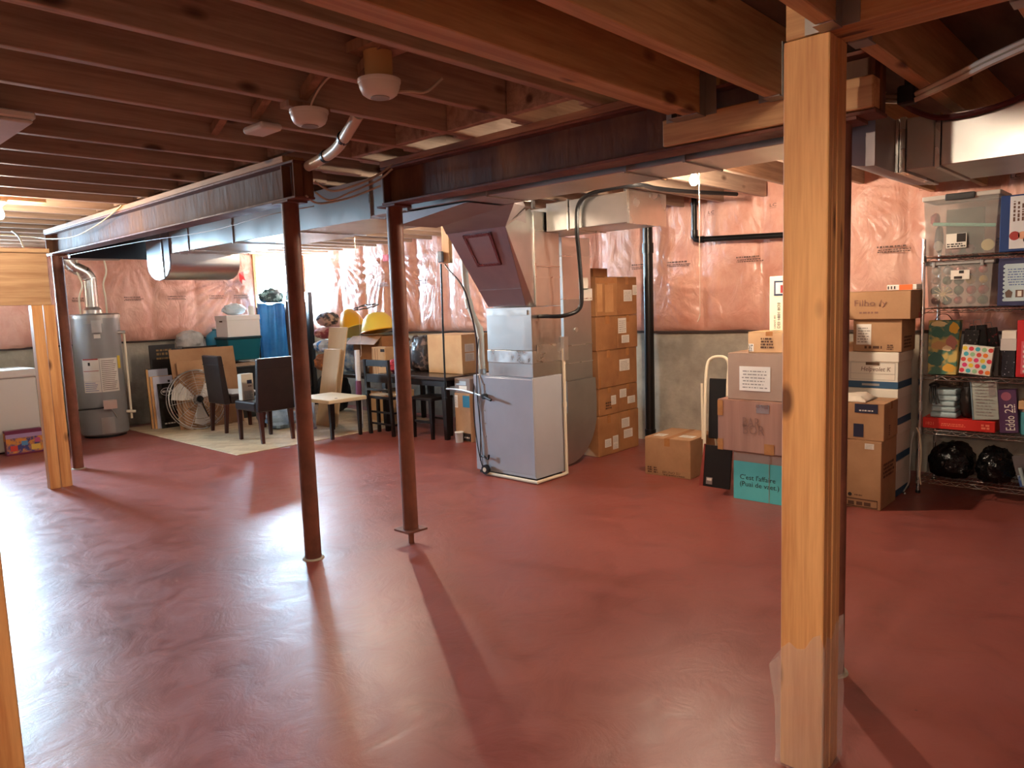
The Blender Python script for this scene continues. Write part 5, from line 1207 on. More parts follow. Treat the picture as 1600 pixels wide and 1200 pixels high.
# ============================================================ LEFT SIDE
# ---- chest freezer and puzzle box
t = thing('chest_freezer', 'white chest freezer beyond the two-ply post', 'freezer', (1.85, 10.15, 0))
M_app = mat('white_appliance', rgb(226,222,216), .35, bump=.02, bscale=8)
MB().box(1.15, 2.44, 9.82, 10.48, .02, .845).build('body', M_app, t, bevel=.012, seg=2)
MB().box(1.14, 2.45, 9.80, 10.49, .856, .95).build('lid', M_app, t, bevel=.015, seg=2)
MB().box(1.16, 2.43, 9.83, 10.47, .846, .855).build('gasket', M_hang, t)
MB().box(1.7, 1.9, 9.785, 9.799, .87, .90).build('handle', M_vinyl, t, bevel=.004)
MB().box(1.2, 2.40, 9.86, 10.44, 0, .02).build('base', M_black, t)
t = thing('puzzle_box', 'small colourful puzzle box on the floor before the freezer', 'box', (2.22, 9.68, 0), -.06)
M_puz = mat('puzzle_picture', rgb(70,70,130), .35, c2=rgb(222,150,70), scale=16, detail=3, thresh=(.42,.58))
MB().box(-.18, .18, -.055, .055, 0, .275).build('box', mat('puzzle_red_purple', rgb(120,44,84), .4), t, world=False, bevel=.003)
mb = MB(); patch(mb, (-.175,-.055,.02), (1,0,0), (0,0,1), .35, .17, .002, .001); mb.build('picture', M_puz, t, world=False)
mb = MB(); patch(mb, (-.175,-.055,.19), (1,0,0), (0,0,1), .35, .045, .002, .001); mb.build('title_band', mat('lilac_band', rgb(176,150,196), .4), t, world=False)
mb = MB()
for (u, v, w, h, c) in ((-.14,.045,.07,.06,rgb(206,70,60)),(-.03,.10,.06,.05,rgb(90,150,200)),(.06,.04,.09,.06,rgb(226,190,90)),(.10,.12,.05,.05,rgb(196,90,140))):
    mb = MB(); patch(mb, (u,-.055,v), (1,0,0), (0,0,1), w, h, .0035, .001); mb.build('picture_shape', mat('puzzle_ink', c, .4), t, world=False)
mb = MB(); patch(mb, (-.18,.045,.16), (0,-1,0), (0,0,1), .09, .09, .002, .001); mb.build('side_print', mat('puzzle_yellow', rgb(230,160,60), .4), t, world=False)

# ---- rug
def rug_material():
    m = bpy.data.materials.new('cream_plank_vinyl'); m.use_nodes = True
    nt = m.node_tree; b = nt.nodes['Principled BSDF']; N = nt.nodes.new; L = nt.links.new
    tc = N('ShaderNodeTexCoord'); mp = N('ShaderNodeMapping'); mp.inputs['Rotation'].default_value = (0, 0, PI/4); L(tc.outputs['Object'], mp.inputs[0])
    br = N('ShaderNodeTexBrick'); br.inputs['Scale'].default_value = 3.2; br.inputs['Mortar Size'].default_value = .004; br.offset = .5
    br.inputs['Color1'].default_value = (*rgb(214,194,160), 1); br.inputs['Color2'].default_value = (*rgb(190,166,132), 1); br.inputs['Mortar'].default_value = (*rgb(160,136,108), 1)
    L(mp.outputs[0], br.inputs['Vector']); L(br.outputs['Color'], b.inputs['Base Color']); b.inputs['Roughness'].default_value = .5
    return m
rg = MB().box(3.585, 6.35, 7.35, 10.52, 0, .006).build('floor_mat', rug_material(), bevel=.002); tag(rg, 'cream wood-look vinyl mat on the red floor under the chairs', 'mat')
RZ = .0065
# ---- things leaning on the left wall
ch = tag(MB().box(4.02, 5.14, 10.24, 10.56, RZ, 1.03).build('storage_chest', mat('dark_grey_chest', rgb(40,38,40), .5), bevel=.01), 'dark chest hidden behind the cardboard sheets', 'chest')
tag(MB().blob((4.50,10.38,1.13), (.19,.13,.145), 26, 16, .18, 3, 31, .9, flat=1.031).build('plastic_bag', mat('grey_white_bag', rgb(190,186,182), .4, c2=rgb(150,148,146), scale=7, bump=.6, bscale=12)), 'grey-white stuffed plastic bag on top of the dark chest', 'bag')
t = thing('water_jug', 'translucent blue water jug beside the teal tote', 'jug', (4.86, 10.37, 1.031)); M_jug = mat('blue_jug', rgb(60,150,186), .12, trans=.35, alpha=.9)
MB().lathe([(.10,0),(.125,.02),(.13,.10),(.115,.16),(.07,.20),(.03,.225),(.028,.25)], 24, (4.86,10.37,1.031)).build('body', M_jug, t); MB().lathe([(.034,.25),(.034,.27),(.0,.275)], 16, (4.86,10.37,1.031)).build('cap', M_white, t)
def leaner(x0, x1, yb, yt, z1, th, z0=RZ):
    """flat sheet standing at y=yb, leaning back to y=yt at height z1"""
    return MB().hexa([(x0,yb,z0),(x1,yb,z0),(x1,yb+th,z0),(x0,yb+th,z0),(x0,yt,z1),(x1,yt,z1),(x1,yt+th,z1),(x0,yt+th,z1)])
t = thing('chalk_sign', 'black rounded sign with gold lettering by the left wall', 'sign', (4.03, 10.2, 0))
cs = leaner(3.87, 4.22, 10.17, 10.205, 1.11, .02).build('panel', mat('black_sign', rgb(30,26,26), .5), t, bevel=.012, seg=2)
mb = MB()
for (z, h, s_) in ((1.02,.03,5),(.965,.04,6),(.91,.03,7)): glyph_rows(mb, (3.95,10.165+.035*z,z), (1,0,0), (0,.03,1), .22, h, 1, s_, .004, .8)
mb.build('gold_lettering', mat('gold_ink', rgb(126,96,56), .4), t)
t = thing('framed_print', 'wood-edged frame with pale sheet leaning by the black sign', 'picture frame', (3.9, 10.1, 0))
leaner(3.775, 4.06, 10.085, 10.135, .80, .016).build('backing', M_dwood, t); leaner(3.775, 3.80, 10.068, 10.118, .795, .015).build('edge_moulding', M_fir_z, t)
leaner(3.803, 4.055, 10.072, 10.121, .79, .011).build('pale_sheet', mat('pale_grey_sheet', rgb(186,190,204), .5), t)
t = thing('framed_print', 'second thin wood frame leaning with a white paper top', 'picture frame', (3.95, 10.03, 0))
leaner(3.80, 4.09, 10.035, 10.075, .70, .016).build('panel', M_fir_z, t); leaner(3.83, 4.085, 10.024, 10.064, .695, .009).build('white_paper', mat('lilac_white_paper', rgb(206,206,222), .5), t)
leaner(4.02, 4.05, 10.058, 10.060, .64, .002, .61).build('dark_tab', M_ink, t)
t = thing('pub_poster', 'black pub poster with a white oval wrapped in plastic', 'poster', (3.98, 9.98, 0))
leaner(3.865, 4.095, 9.975, 10.02, .60, .016).build('panel', mat('black_gloss_poster', rgb(34,32,30), .22, c2=rgb(58,54,50), scale=7, bump=.25, bscale=20, coat=.6), t, bevel=.002)
mb = MB(); n = 22; el = lambda rx, rz_, o: [(3.975+rx*math.cos(2*PI*q/n), 9.973+.075*(.49+rz_*math.sin(2*PI*q/n))-o, .49+rz_*math.sin(2*PI*q/n)) for q in range(n)]
mb.add(el(.078,.052,.001), [tuple(range(n))]); mb.build('oval_border', M_paper, t); mb = MB(); mb.add(el(.071,.046,.003), [tuple(range(n))]); mb.build('oval_field', M_ink, t)
glyph_rows(MB(), (3.912,10.004,.475), (1,0,0), (0,.075,1), .125, .035, 1, 33, .004, .8).build('oval_lettering', M_paper, t); glyph_rows(MB(), (3.90,9.980,.055), (1,0,0), (0,.075,1), .16, .025, 1, 34, .004, .7).build('poster_lettering', M_paper, t)
tag(leaner(3.95, 4.83, 9.60, 9.775, 1.05, .008).build('cardboard_sheet', M_card, bevel=.002), 'large flat cardboard sheet leaning on the left wall', 'cardboard')
tag(leaner(4.00, 4.63, 9.55, 9.69, .895, .008).build('cardboard_sheet', M_card, bevel=.002), 'smaller flat cardboard sheet leaning behind the fan', 'cardboard')
tag(MB().box(4.26, 4.735, 10.05, 10.09, RZ, 1.06).build('folded_table', M_dwood, bevel=.003), 'dark folded tabletop showing above the large cardboard sheet', 'tabletop')
# ---- fan leaning on the cardboard
t = thing('drum_fan', 'round wire-cage fan leaning on the smaller cardboard sheet', 'fan', (4.17, 9.45, 0))
FM = Matrix.Translation((4.17, 9.42, RZ+.01)) @ Matrix.Rotation(math.radians(-9.5), 4, 'X')
M_fan = metal('fan_cage_wire', (.66,.65,.63), .3)
cz = .386
for k in range(11):
    r = .065+.032*k; dep = -.03*(1-(r/.386)**2)
    MB().tube([FM @ Vector((r*math.cos(2*PI*q/40), dep, cz+r*math.sin(2*PI*q/40))) for q in range(40)], .0028 if k < 10 else .008, 5, closed=True).build('cage_ring', M_fan, t)
MB().tube([FM @ Vector((.386*math.cos(2*PI*q/40), .085, cz+.386*math.sin(2*PI*q/40))) for q in range(40)], .007, 6, closed=True).build('rear_ring', M_fan, t)
for q in range(12):
    a = 2*PI*q/12+.1; MB().tube([FM @ Vector((r*math.cos(a), -.03*(1-(r/.386)**2)-.002, cz+r*math.sin(a))) for r in (.05,.16,.28,.386)], .003, 5).build('spoke', M_fan, t)
mb = MB(); mb.cyl(FM @ Vector((0,-.035,cz)), FM @ Vector((0,-.048,cz)), .045, .04, 20); mb.build('hub_badge', M_black, t)
mb = MB(); mb.cyl(FM @ Vector((0,.02,cz)), FM @ Vector((0,.075,cz)), .06, .06, 20); mb.build('motor', M_hang, t)
for q in range(3):
    a0 = 2*PI*q/3+.6; vs = []
    for (r, da, dy) in ((.05,-.3,.0),(.18,-.42,-.01),(.32,-.40,-.012),(.345,-.05,.0),(.34,.35,.025),(.20,.40,.03),(.05,.35,.02)):
        vs.append(FM @ Vector((r*math.cos(a0+da), .02+dy, cz+r*math.sin(a0+da))))
    bl = MB(); k_ = [v+Vector((0,.003,0)) for v in vs]; n = len(vs); bl.add(vs+k_, [tuple(range(n)), tuple(range(2*n-1,n-1,-1))]+[(i,(i+1) % n,n+(i+1) % n,n+i) for i in range(n)]); bl.build('blade', mat('pale_fan_blade', rgb(206,200,192), .35) if 'pale_fan_blade' not in bpy.data.materials else bpy.data.materials['pale_fan_blade'], t)
MB().tube(bez([FM @ Vector((.01,-.05,cz-.02)), FM @ Vector((.03,-.055,cz-.13)), FM @ Vector((.07,-.05,cz-.24))], 6), .009, 8).build('cord', M_black, t)

# ---- totes and file box stack by the window
t = thing('storage_bin', 'dark bin under the teal tote', 'storage bin', (5.03, 10.0, RZ)); MB().frustum((4.80,5.26,9.84,10.17), (4.76,5.30,9.80,10.20), RZ, .72).build('tub', mat('charcoal_bin', rgb(40,44,46), .4), t, bevel=.01); MB().box(4.75, 5.31, 9.79, 10.21, .721, .75).build('lid', mat('charcoal_bin_lid', rgb(52,54,54), .4), t, bevel=.008)
cloth_sheet('tan knitted cloth squashed under the teal tote', 4.77, 5.27, 9.80, 10.18, .7515, mat('tan_knit', rgb(176,152,126), .9, c2=rgb(150,126,102), scale=14, bump=.5, bscale=30), .02, 4)
t = thing('storage_bin', 'teal plastic tote below the white file box', 'storage bin', (5.03, 10.0, .83)); MB().frustum((4.82,5.26,9.86,10.18), (4.79,5.29,9.83,10.21), .832, 1.13).build('tub', mat('teal_tote', rgb(22,96,112), .3), t, bevel=.012); MB().box(4.78, 5.30, 9.82, 10.22, 1.131, 1.166).build('lid', mat('dark_teal_lid', rgb(16,52,66), .35), t, bevel=.008)
file_box('plain white file box on the teal tote', 4.80, 5.30, 9.84, 10.20, 1.1675, .30, mat('bright_white_board', rgb(232,230,228), .6), band=False)
tag(MB().blob((5.06,10.12,1.55), (.17,.075,.085), 22, 14, .2, 3, 41, flat=1.469).build('plastic_bag', mat('clear_grey_bag', rgb(176,186,190), .3, bump=.6, bscale=14, coat=.5)), 'pale plastic bag lying on the white file box lid', 'bag')
tag(MB().lathe([(.022,0),(.042,.0),(.042,.12),(.022,.12)], 20, (5.235,9.95,1.469)).build('paper_roll', M_white), 'white paper roll at the corner of the white file box', 'paper roll')

# ---- folding screen, blue mat and bag in front of the window
t = thing('folding_screen', 'tall black folding panel beside the blue mat', 'panel', (5.9, 10.34, RZ)); MB().box(5.53, 6.30, 10.33, 10.37, RZ, 1.57).build('panel', M_black, t, bevel=.006); MB().box(6.33, 6.405, 10.20, 10.37, RZ, 1.79).build('panel_end', M_black, t, bevel=.008); MB().box(6.405, 6.415, 10.24, 10.28, 1.68, 1.72).build('hook', M_hang, t)
def drape(label, x0, x1, y, z0, z1, m, waves, amp, th, seed, name, cat):
    mb = MB(); nx, nz = 40, 18; vs = []
    for lay in (0, 1):
        for i in range(nx+1):
            for k in range(nz+1):
                u = i/nx; v = k/nz
                a = amp*(.35+.65*v); off = a*math.sin(u*waves*2*PI+.8*math.sin(v*3+seed)+seed)+amp*.5*noise.noise(Vector((u*4, v*3, seed)))
                x = x0+(x1-x0)*u+.01*math.sin(v*4+seed); z = z0+(z1-z0)*v+(.015*math.sin(u*9+seed) if k == nz else 0)
                vs.append((x, y+(off if lay == 0 else th), z))
    m1 = nz+1; N1 = (nx+1)*m1; fs = []
    for i in range(nx):
        for k in range(nz):
            q = i*m1+k; fs.append((q, q+m1, q+m1+1, q+1)); fs.append((N1+q, N1+q+1, N1+q+m1+1, N1+q+m1))
    for k in range(nz): fs += [(k, k+1, N1+k+1, N1+k), (nx*m1+k, N1+nx*m1+k, N1+nx*m1+k+1, nx*m1+k+1)]
    for i in range(nx): fs += [(i*m1, N1+i*m1, N1+(i+1)*m1, (i+1)*m1), (i*m1+nz, (i+1)*m1+nz, N1+(i+1)*m1+nz, N1+i*m1+nz)]
    mb.add(vs, fs, True); return tag(mb.build(name, m, sharp=70), label, cat)
drape('blue vinyl mat standing in folds before the window', 5.53, 5.94, 10.22, RZ, 1.618, mat('blue_vinyl', rgb(48,124,184), .25, c2=rgb(36,100,160), scale=3, bump=.1), 3.2, .022, .09, 1.0, 'exercise_mat', 'mat')
drape('dark brown garment bag hanging beside the blue mat', 5.96, 6.30, 10.22, .30, 1.65, mat('dark_garment', rgb(50,36,36), .6, bump=.2, bscale=20), 2.2, .02, .09, 2.4, 'garment_bag', 'garment bag')
sp = tag(MB().box(5.97, 6.29, 10.20, 10.32, RZ, .299).build('storage_crate', M_black, bevel=.008), 'black crate below the garment bag', 'crate')
tag(MB().blob((5.74,10.27,1.72), (.19,.09,.13), 28, 16, .3, 4, 43, flat=1.634).build('plastic_bag', mat('teal_black_bag', rgb(30,52,56), .25, c2=rgb(130,166,166), scale=16, bump=.6, bscale=14, thresh=(.5,.62))), 'crumpled dark teal bag on top of the blue mat', 'bag')
tag(MB().blob((6.10,10.27,1.73), (.13,.07,.11), 22, 14, .25, 4, 44, flat=1.667).build('plastic_bag', mat('pale_green_bag', rgb(150,176,170), .3, c2=rgb(70,96,96), scale=16, bump=.6, bscale=14, thresh=(.5,.62))), 'crumpled pale green bag on top of the garment bag', 'bag')

# ---- parsons chairs
def parsons(label, loc, rz):
    t = thing('dining_chair', label, 'chair', loc, rz, 'dark leather dining chairs')
    for (x, y) in ((-.19,.24),(.19,.24),(-.19,-.25),(.19,-.25)):
        dy = -.025 if y < 0 else 0
        MB().hexa([(x-.018,y-.018+dy,0),(x+.018,y-.018+dy,0),(x+.018,y+.018+dy,0),(x-.018,y+.018+dy,0),(x-.026,y-.026,.36),(x+.026,y-.026,.36),(x+.026,y+.026,.36),(x-.026,y+.026,.36)]).build('leg', M_mahog, t, world=False, bevel=.002)
    MB().box(-.225, .225, -.20, .275, .361, .475).build('seat', M_leather, t, world=False, bevel=.022, seg=3)
    bk = MB().hexa([(-.225,-.285,.361),(.225,-.285,.361),(.225,-.205,.361),(-.225,-.205,.361),(-.222,-.335,.975),(.222,-.335,.975),(.222,-.275,.975),(-.222,-.275,.975)]).build('backrest', M_leather, t, world=False, bevel=.016, seg=3)
    MB().hexa([(-.224,-.329,.855),(.224,-.329,.855),(.224,-.262,.855),(-.224,-.262,.855),(-.2245,-.3300,.862),(.2245,-.3300,.862),(.2245,-.262,.862),(-.2245,-.262,.862)]).build('seam', M_ink, bk, world=False)
    return t
c1 = parsons('dark brown leather dining chair nearer the water heater', (4.46, 9.0, RZ), -PI/2)
c2 = parsons('dark brown leather dining chair with its back to the viewer', (4.27, 7.98, RZ), 0.0)
cloth_sheet('white pillowcase on the chair nearer the water heater', 4.30, 4.66, 8.84, 9.16, .4835, mat('blue_white_cotton', rgb(214,226,234), .8, bump=.1), .02, 7)
cloth_sheet('silver-grey cloth on the seat of the nearer leather chair', 4.22, 4.45, 7.92, 8.22, .4835, mat('silver_cloth', rgb(150,168,176), .35, c2=rgb(120,140,150), scale=6), .014, 9)
t = carton('cream brochure carton standing on the nearer chair seat', (4.055, 4.21, 8.08, 8.16, .4825, .79), mat('cream_carton', rgb(206,198,180), .6), tape=None, flaps=False, rz=.1, labels=[('-y',.45,.62,.85,.76,M_navy)], rows=[('-y',.5,.50,.85,.56,1,91,M_inkf),('-y',.1,.06,.9,.36,6,92,M_hang)])

# ---- toys and bags on the mat behind the chairs
tag(MB().blob((4.80,8.55,.13), (.20,.15,.14), 24, 14, .25, 3.5, 51, flat=RZ).build('plastic_bag', mat('pale_blue_bag', rgb(166,196,222), .3, c2=rgb(120,150,186), scale=6, bump=.6, bscale=14)), 'pale blue plastic bag on the mat under the near chair', 'bag')
tag(MB().blob((4.98,9.15,.15), (.17,.17,.15), 20, 12, .08, 2, 52, .6, flat=RZ).build('laundry_tub', mat('grey_tub', rgb(128,128,136), .5)), 'grey tub on the mat behind the farther chair', 'tub')
t = thing('toy_set', 'pink and teal toy set packed in a clear pouch', 'toy', (4.93, 8.15, RZ)); MB().box(4.86, 5.02, 8.08, 8.20, RZ, .03).build('tray', mat('lilac_tray', rgb(176,170,190), .4), t); MB().cyl((4.88,8.12,.03),(4.86,8.14,.33), .018, .018, 12).build('pink_tube', mat('pink_plastic', rgb(196,96,110), .35), t)
for k, z in enumerate((.03, .15)): MB().lathe([(.026,0),(.03,.05),(.012,.08),(.0,.085)], 14, (4.95,8.13,z)).build('teal_cap', mat('teal_plastic_%d' % k, rgb(20,86,96), .3), t)
MB().box(4.985, 5.01, 8.08, 8.19, .03, .34).build('pouch_back', mat('pearl_card', rgb(196,200,214), .4), t)

# ============================================================ MIDDLE CLUTTER
# ---- white topped side table
t = thing('side_table', 'low white-topped side table with black legs on the mat', 'table', (4.92, 7.53, 0))
MB().box(4.63, 5.155, 7.17, 7.90, .425, .47).build('tabletop', mat('ivory_laminate', rgb(222,206,170), .4, c2=rgb(206,188,150), scale=2), t, bevel=.006)
for (x, y) in ((4.70,7.25),(5.09,7.25),(4.70,7.82),(5.09,7.82)):
    z0 = 0 if y < 7.34 else RZ; MB().frustum((x-.016,x+.016,y-.016,y+.016), (x-.023,x+.023,y-.023,y+.023), z0, .424).build('leg', M_dwood, t)
mb = MB(); mb.cyl((4.80,7.28,.4705),(4.80,7.28,.472), .018, .018, 12); mb.build('grommet', M_dark, t)
# ---- boards leaning
M_lam = mat('pale_tan_laminate', rgb(196,168,132), .4, c2=rgb(184,154,118), scale=3, stretch=(1,1,.15), bump=.02)
def lean_x(y0b, y1b, y0t, y1t, xb, xt, z1, th):
    return MB().hexa([(xb,y0b,RZ),(xb+th,y0b,RZ),(xb+th,y1b,RZ),(xb,y1b,RZ),(xt,y0t,z1),(xt+th,y0t,z1),(xt+th,y1t,z1),(xt,y1t,z1)])
tag(lean_x(7.98,8.28,8.14,8.56,5.24,5.60,1.262,.02).build('shelf_board', M_lam, bevel=.002), 'taller tan laminate board leaning by the white table', 'board')
tag(lean_x(8.02,8.36,8.07,8.44,5.185,5.43,.985,.018).build('shelf_board', M_lam, bevel=.002), 'shorter tan laminate board in front of the taller one', 'board')
# ---- black low bench carrying boxes
t = thing('low_bench', 'black low bench below the open box of odds and ends', 'bench', (6.0, 8.1, 0))
MB().box(5.68, 6.40, 7.50, 8.85, .58, .625).build('top', M_dwood, t, bevel=.004)
for (x, y) in ((5.72,7.56),(6.35,7.56),(5.72,8.79),(6.35,8.79)): MB().box(x-.025, x+.025, y-.025, y+.025, RZ, .579).build('leg', M_dwood, t)
carton('tan box stored under the low bench', (5.85, 6.25, 7.62, 8.05, RZ, .40), M_card3, tape='y')
ob = carton('open brown box with raised flaps on the low bench', (5.88, 6.28, 7.78, 8.42, .626, 1.13), M_card2, open_top=True)
carton('small tan wood-print box tilted on the low bench edge', (5.70, 5.86, 7.52, 7.76, .626, 1.00), M_card3, tape=None, rz=.15, rows=[('-x',.6,.3,.75,.5,1,95,M_ink)], labels=[('-x',.66,.84,.96,.94,M_ink),('-x',.04,.04,.12,.96,M_card),('-x',.22,.04,.30,.96,M_card),('-x',.40,.04,.46,.96,M_card)])
tag(MB().blob((5.77,8.12,.72), (.07,.16,.10), 20, 12, .25, 3, 61, flat=.626).build('grey_cloth', mat('grey_felt', rgb(120,114,112), .9)), 'grey cloth heap on the low bench', 'cloth')
M_yd = mat('yellow_plastic', rgb(236,206,84), .35, bump=.02); M_yo = mat('amber_plastic', rgb(226,168,34), .35)
t = thing('yellow_shade', 'pale yellow dome shade on the open box', 'shade', (6.08, 8.10, 1.13)); Rm = Matrix.Translation((6.08,8.10,1.19)) @ Matrix.Rotation(math.radians(-10), 4, 'X')
MB().lathe([(.235,.0),(.225,.06),(.185,.17),(.125,.235),(.06,.25),(.0,.252)], 28, (0,0,0), Rm).build('dome', M_yd, t); MB().lathe([(.236,-.006),(.242,0),(.236,.008)], 28, (0,0,0), Rm).build('rim', M_yo, t)
t = thing('yellow_shade', 'amber curved dome shade tilted left of the pale one', 'shade', (6.08, 8.66, 1.05)); Rm = Matrix.Translation((6.08,8.66,1.19)) @ Matrix.Rotation(math.radians(-28), 4, 'X')
MB().lathe([(.20,.0),(.19,.06),(.15,.19),(.10,.29),(.05,.33),(.0,.335)], 26, (0,0,0), Rm).build('dome', M_yo, t); MB().lathe([(.201,-.006),(.207,0),(.201,.008)], 26, (0,0,0), Rm).build('rim', M_yd, t)
t = thing('ring_hanger', 'black twisted wire ring above the yellow shades', 'ring', (6.08, 8.36, 1.50)); MB().tube([(6.08+.17*math.cos(2*PI*q/32), 8.36+.17*math.sin(2*PI*q/32), 1.52+.035*math.cos(2*PI*q/32)+.004*math.sin(q*2)) for q in range(32)], .008, 6, closed=True).build('ring', M_black, t)
MB().tube(bez([(6.08,8.36,1.555),(6.10,8.36,1.8),(6.12,8.36,2.10),(6.12,8.36,2.37)], 4), .004, 6).build('hanging_cord', M_string, t)
for q in range(6):
    a = 2*PI*q/6; MB().tube([(6.08+.17*math.cos(a),8.36+.17*math.sin(a),1.52+.035*math.cos(a)),(6.08+.05*math.cos(a),8.36+.05*math.sin(a),1.545),(6.08,8.36,1.556)], .004, 5).build('ring_wire', M_black, t)
tag(MB().blob((6.02,8.66,.83), (.16,.16,.21), 22, 14, .2, 3, 63, flat=.626).build('plastic_bag', mat('blue_print_bag', rgb(190,206,220), .4, c2=rgb(84,130,190), scale=12, bump=.4)), 'blue and white bag under the amber shade', 'bag')
tag(MB().blob((5.52,8.02,.0), (.0,.0,.0), 4, 3).build('x', M_black), 'x', 'x') if 0 else None
# ---- plush pile beyond the black panel
PL = [((6.05,9.22,.29),(.22,.24,.29),'black_sack',rgb(30,28,30),rgb(46,44,46),'black stuffed sack at the bottom of the plush pile','bag'),
      ((5.98,9.24,.745),(.17,.19,.125),'brown_plush',rgb(150,96,66),rgb(196,120,60),'brown and orange plush animal in the pile','plush toy'),
      ((5.99,9.24,.975),(.17,.20,.09),'blue_white_bag',rgb(214,222,236),rgb(70,140,216),'blue and white printed sack in the plush pile','bag'),
      ((6.0,9.24,1.165),(.16,.19,.085),'pink_plush',rgb(196,140,130),rgb(150,70,76),'pink plush toy near the top of the pile','plush toy'),
      ((6.02,9.22,1.365),(.14,.16,.10),'grey_plush',rgb(180,150,142),rgb(60,56,66),'grey plush toy crowning the pile','plush toy')]
for i, (c, r, nm, a, b_, lb_, ct) in enumerate(PL):
    tag(MB().blob(c, r, 26, 16, .16, 3, 70+i, .85, flat=(RZ if i == 0 else None)).build('plush_toy' if 'plush' in ct else 'sack', mat(nm, a, .8, c2=b_, scale=9, bump=.3, bscale=30, thresh=(.48,.56))), lb_, ct)
t = thing('wrapping_roll', 'wrapped paper roll standing between the boards and the ladderback chair', 'paper roll', (5.34, 7.62, 0)); MB().cyl((5.36,7.62,RZ),(5.44,7.72,.98), .034, .034, 18).build('roll', mat('clear_wrapped_paper', rgb(206,204,206), .3, c2=rgb(90,96,130), scale=7, stretch=(1,1,.5), thresh=(.54,.62), bump=.2), t); MB().cyl((5.345,7.60,.40),(5.365,7.625,.60), .037, .037, 18).build('band', mat('magenta_band', rgb(110,56,84), .4), t)

# ---- black dining table and ladderback chair
t = thing('dining_table', 'black wooden dining table behind the jack column', 'table', (5.78, 6.6, 0))
MB().box(5.37, 6.20, 6.0, 7.22, .672, .712).build('tabletop', mat('dark_brown_top', rgb(60,48,44), .25, c2=rgb(46,36,33), scale=3, stretch=(1,.1,1)), t, bevel=.006)
MB().box(5.42, 5.445, 6.08, 7.14, .60, .671).build('apron', M_dwood, t); MB().box(6.125, 6.15, 6.08, 7.14, .60, .671).build('apron', M_dwood, t); MB().box(5.45, 6.12, 6.05, 6.075, .60, .671).build('apron', M_dwood, t); MB().box(5.45, 6.12, 7.145, 7.17, .60, .671).build('apron', M_dwood, t)
for (x, y) in ((5.43,6.075),(6.14,6.075),(5.43,7.15),(6.14,7.15)): MB().frustum((x-.024,x+.024,y-.024,y+.024), (x-.035,x+.035,y-.035,y+.035), 0, .60).build('leg', M_dwood, t)
t = thing('ladderback_chair', 'black ladderback wooden chair with tan seat by the table', 'chair', (5.25, 6.99, 0))
for y in (6.77, 7.21):
    MB().frustum((5.20,5.235,y-.018,y+.018), (5.165,5.20,y-.018,y+.018), 0, .90).build('back_post', M_dwood, t); MB().box(5.335, 5.365, y-.016, y+.016, 0, .585).build('front_leg', M_dwood, t) if 0 else MB().box(5.325, 5.36, y-.016, y+.016, 0, .43).build('front_leg', M_dwood, t)
for (z0, z1) in ((.82,.895),(.63,.73),(.53,.56)): MB().box(5.176, 5.198, 6.79, 7.19, z0, z1).build('back_rail', M_dwood, t, bevel=.003)
MB().box(5.205, 5.365, 6.765, 7.215, .431, .46).build('seat_frame', M_dwood, t); MB().box(5.21, 5.36, 6.78, 7.20, .461, .485).build('seat_pad', M_card3, t, bevel=.006)
for z in (.12, .26): MB().box(5.235, 5.325, 6.762, 6.778, z, z+.022).build('stretcher', M_dwood, t); MB().box(5.212, 5.23, 6.79, 7.19, z, z+.022).build('stretcher', M_dwood, t)
t = thing('stool', 'black wooden stool tucked under the dining table', 'stool', (5.52, 6.42, 0))
MB().box(5.32, 5.66, 6.20, 6.58, .44, .475).build('seat', M_dwood, t, bevel=.008)
for (x, y) in ((5.35,6.23),(5.63,6.23),(5.35,6.55),(5.63,6.55)): MB().frustum((x-.016,x+.016,y-.016,y+.016), (x-.022,x+.022,y-.022,y+.022), 0, .439).build('leg', M_dwood, t)
MB().box(5.34, 5.36, 6.26, 6.53, .18, .205).build('stretcher', M_dwood, t); MB().box(5.62, 5.64, 6.26, 6.53, .18, .205).build('stretcher', M_dwood, t)
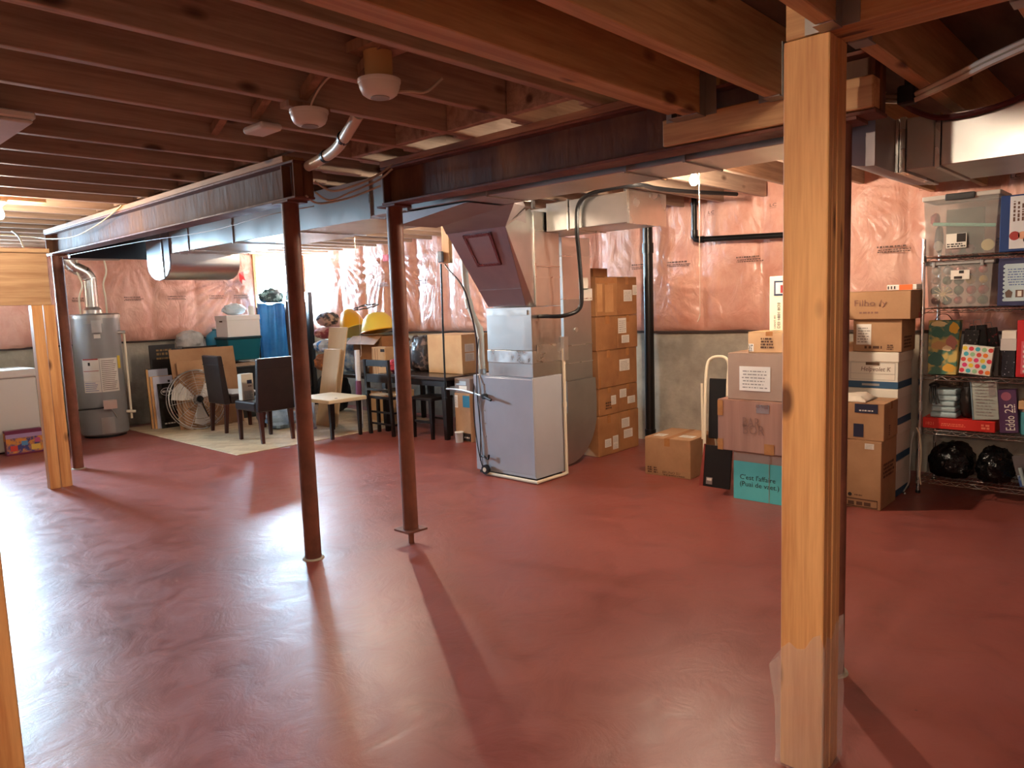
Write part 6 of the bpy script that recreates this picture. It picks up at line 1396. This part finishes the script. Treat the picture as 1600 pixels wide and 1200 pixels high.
carton('large tan box with two white labels on the dining table', (5.70, 6.16, 6.07, 6.66, .713, 1.165), M_card3, tape='y', labels=[('-y',.10,.56,.42,.76),('-y',.10,.32,.42,.53),('-y',.56,.40,.76,.78)], tape_m=M_card3)
M_plaid = mat('plaid_black_bag', rgb(38,32,32), .5, c2=rgb(104,82,74), scale=14, bump=.5, bscale=14, thresh=(.5,.6))
tag(MB().blob((5.86,6.88,.91), (.17,.17,.24), 28, 18, .16, 3, 81, .8, flat=.713).build('duffel_bag', M_plaid), 'dark patterned bag on the dining table beside the tan box', 'bag')
t = tag(MB().blob((5.57,7.10,.79), (.12,.10,.09), 24, 14, .2, 4, 82, flat=.713).build('red_clothing', mat('red_fabric', rgb(150,40,52), .8, c2=rgb(190,60,70), scale=5, stretch=(1,1,5), bump=.5, bscale=20)), 'red folded clothing heap at the table edge', 'clothing')
tag(MB().blob((5.92,7.13,.92), (.14,.085,.22), 22, 14, .2, 3, 83, flat=.713).build('duffel_bag', mat('grey_plastic_sack', rgb(66,60,60), .35, bump=.6, bscale=12)), 'grey-black sack behind the red clothing', 'bag')
carton('tall brown box with a blue sticker beside the furnace', (5.46, 5.76, 5.72, 5.965, 0, .535), M_card, tape=None, labels=[('-x',.55,.72,.98,.96,mat('blue_sticker', rgb(30,110,140), .4)),('-x',.02,.70,.22,.96),('-x',.48,.02,.98,.18,M_ink)], rows=[('-x',.56,.07,.9,.12,1,97,M_paper)])
carton('grey printed box on top of the tall brown box by the furnace', (5.47, 5.75, 5.72, 5.965, .536, .70), mat('grey_photo_box', rgb(120,104,96), .5), tape=None, flaps=False, labels=[('-x',.12,.55,.75,.82,M_hang),('-x',.30,.2,.80,.5,M_paper)])
t = thing('plastic_tub', 'clear plastic tub of odds beside the table leg', 'tub', (5.41, 5.90, 0)); MB().lathe([(.04,0),(.045,.10),(.048,.105)], 18, (5.41,5.86,0)).build('tub', mat('frosted_tub', rgb(190,180,172), .3), t); MB().lathe([(.05,.106),(.05,.116),(0,.118)], 18, (5.41,5.86,0)).build('lid', M_white, t)
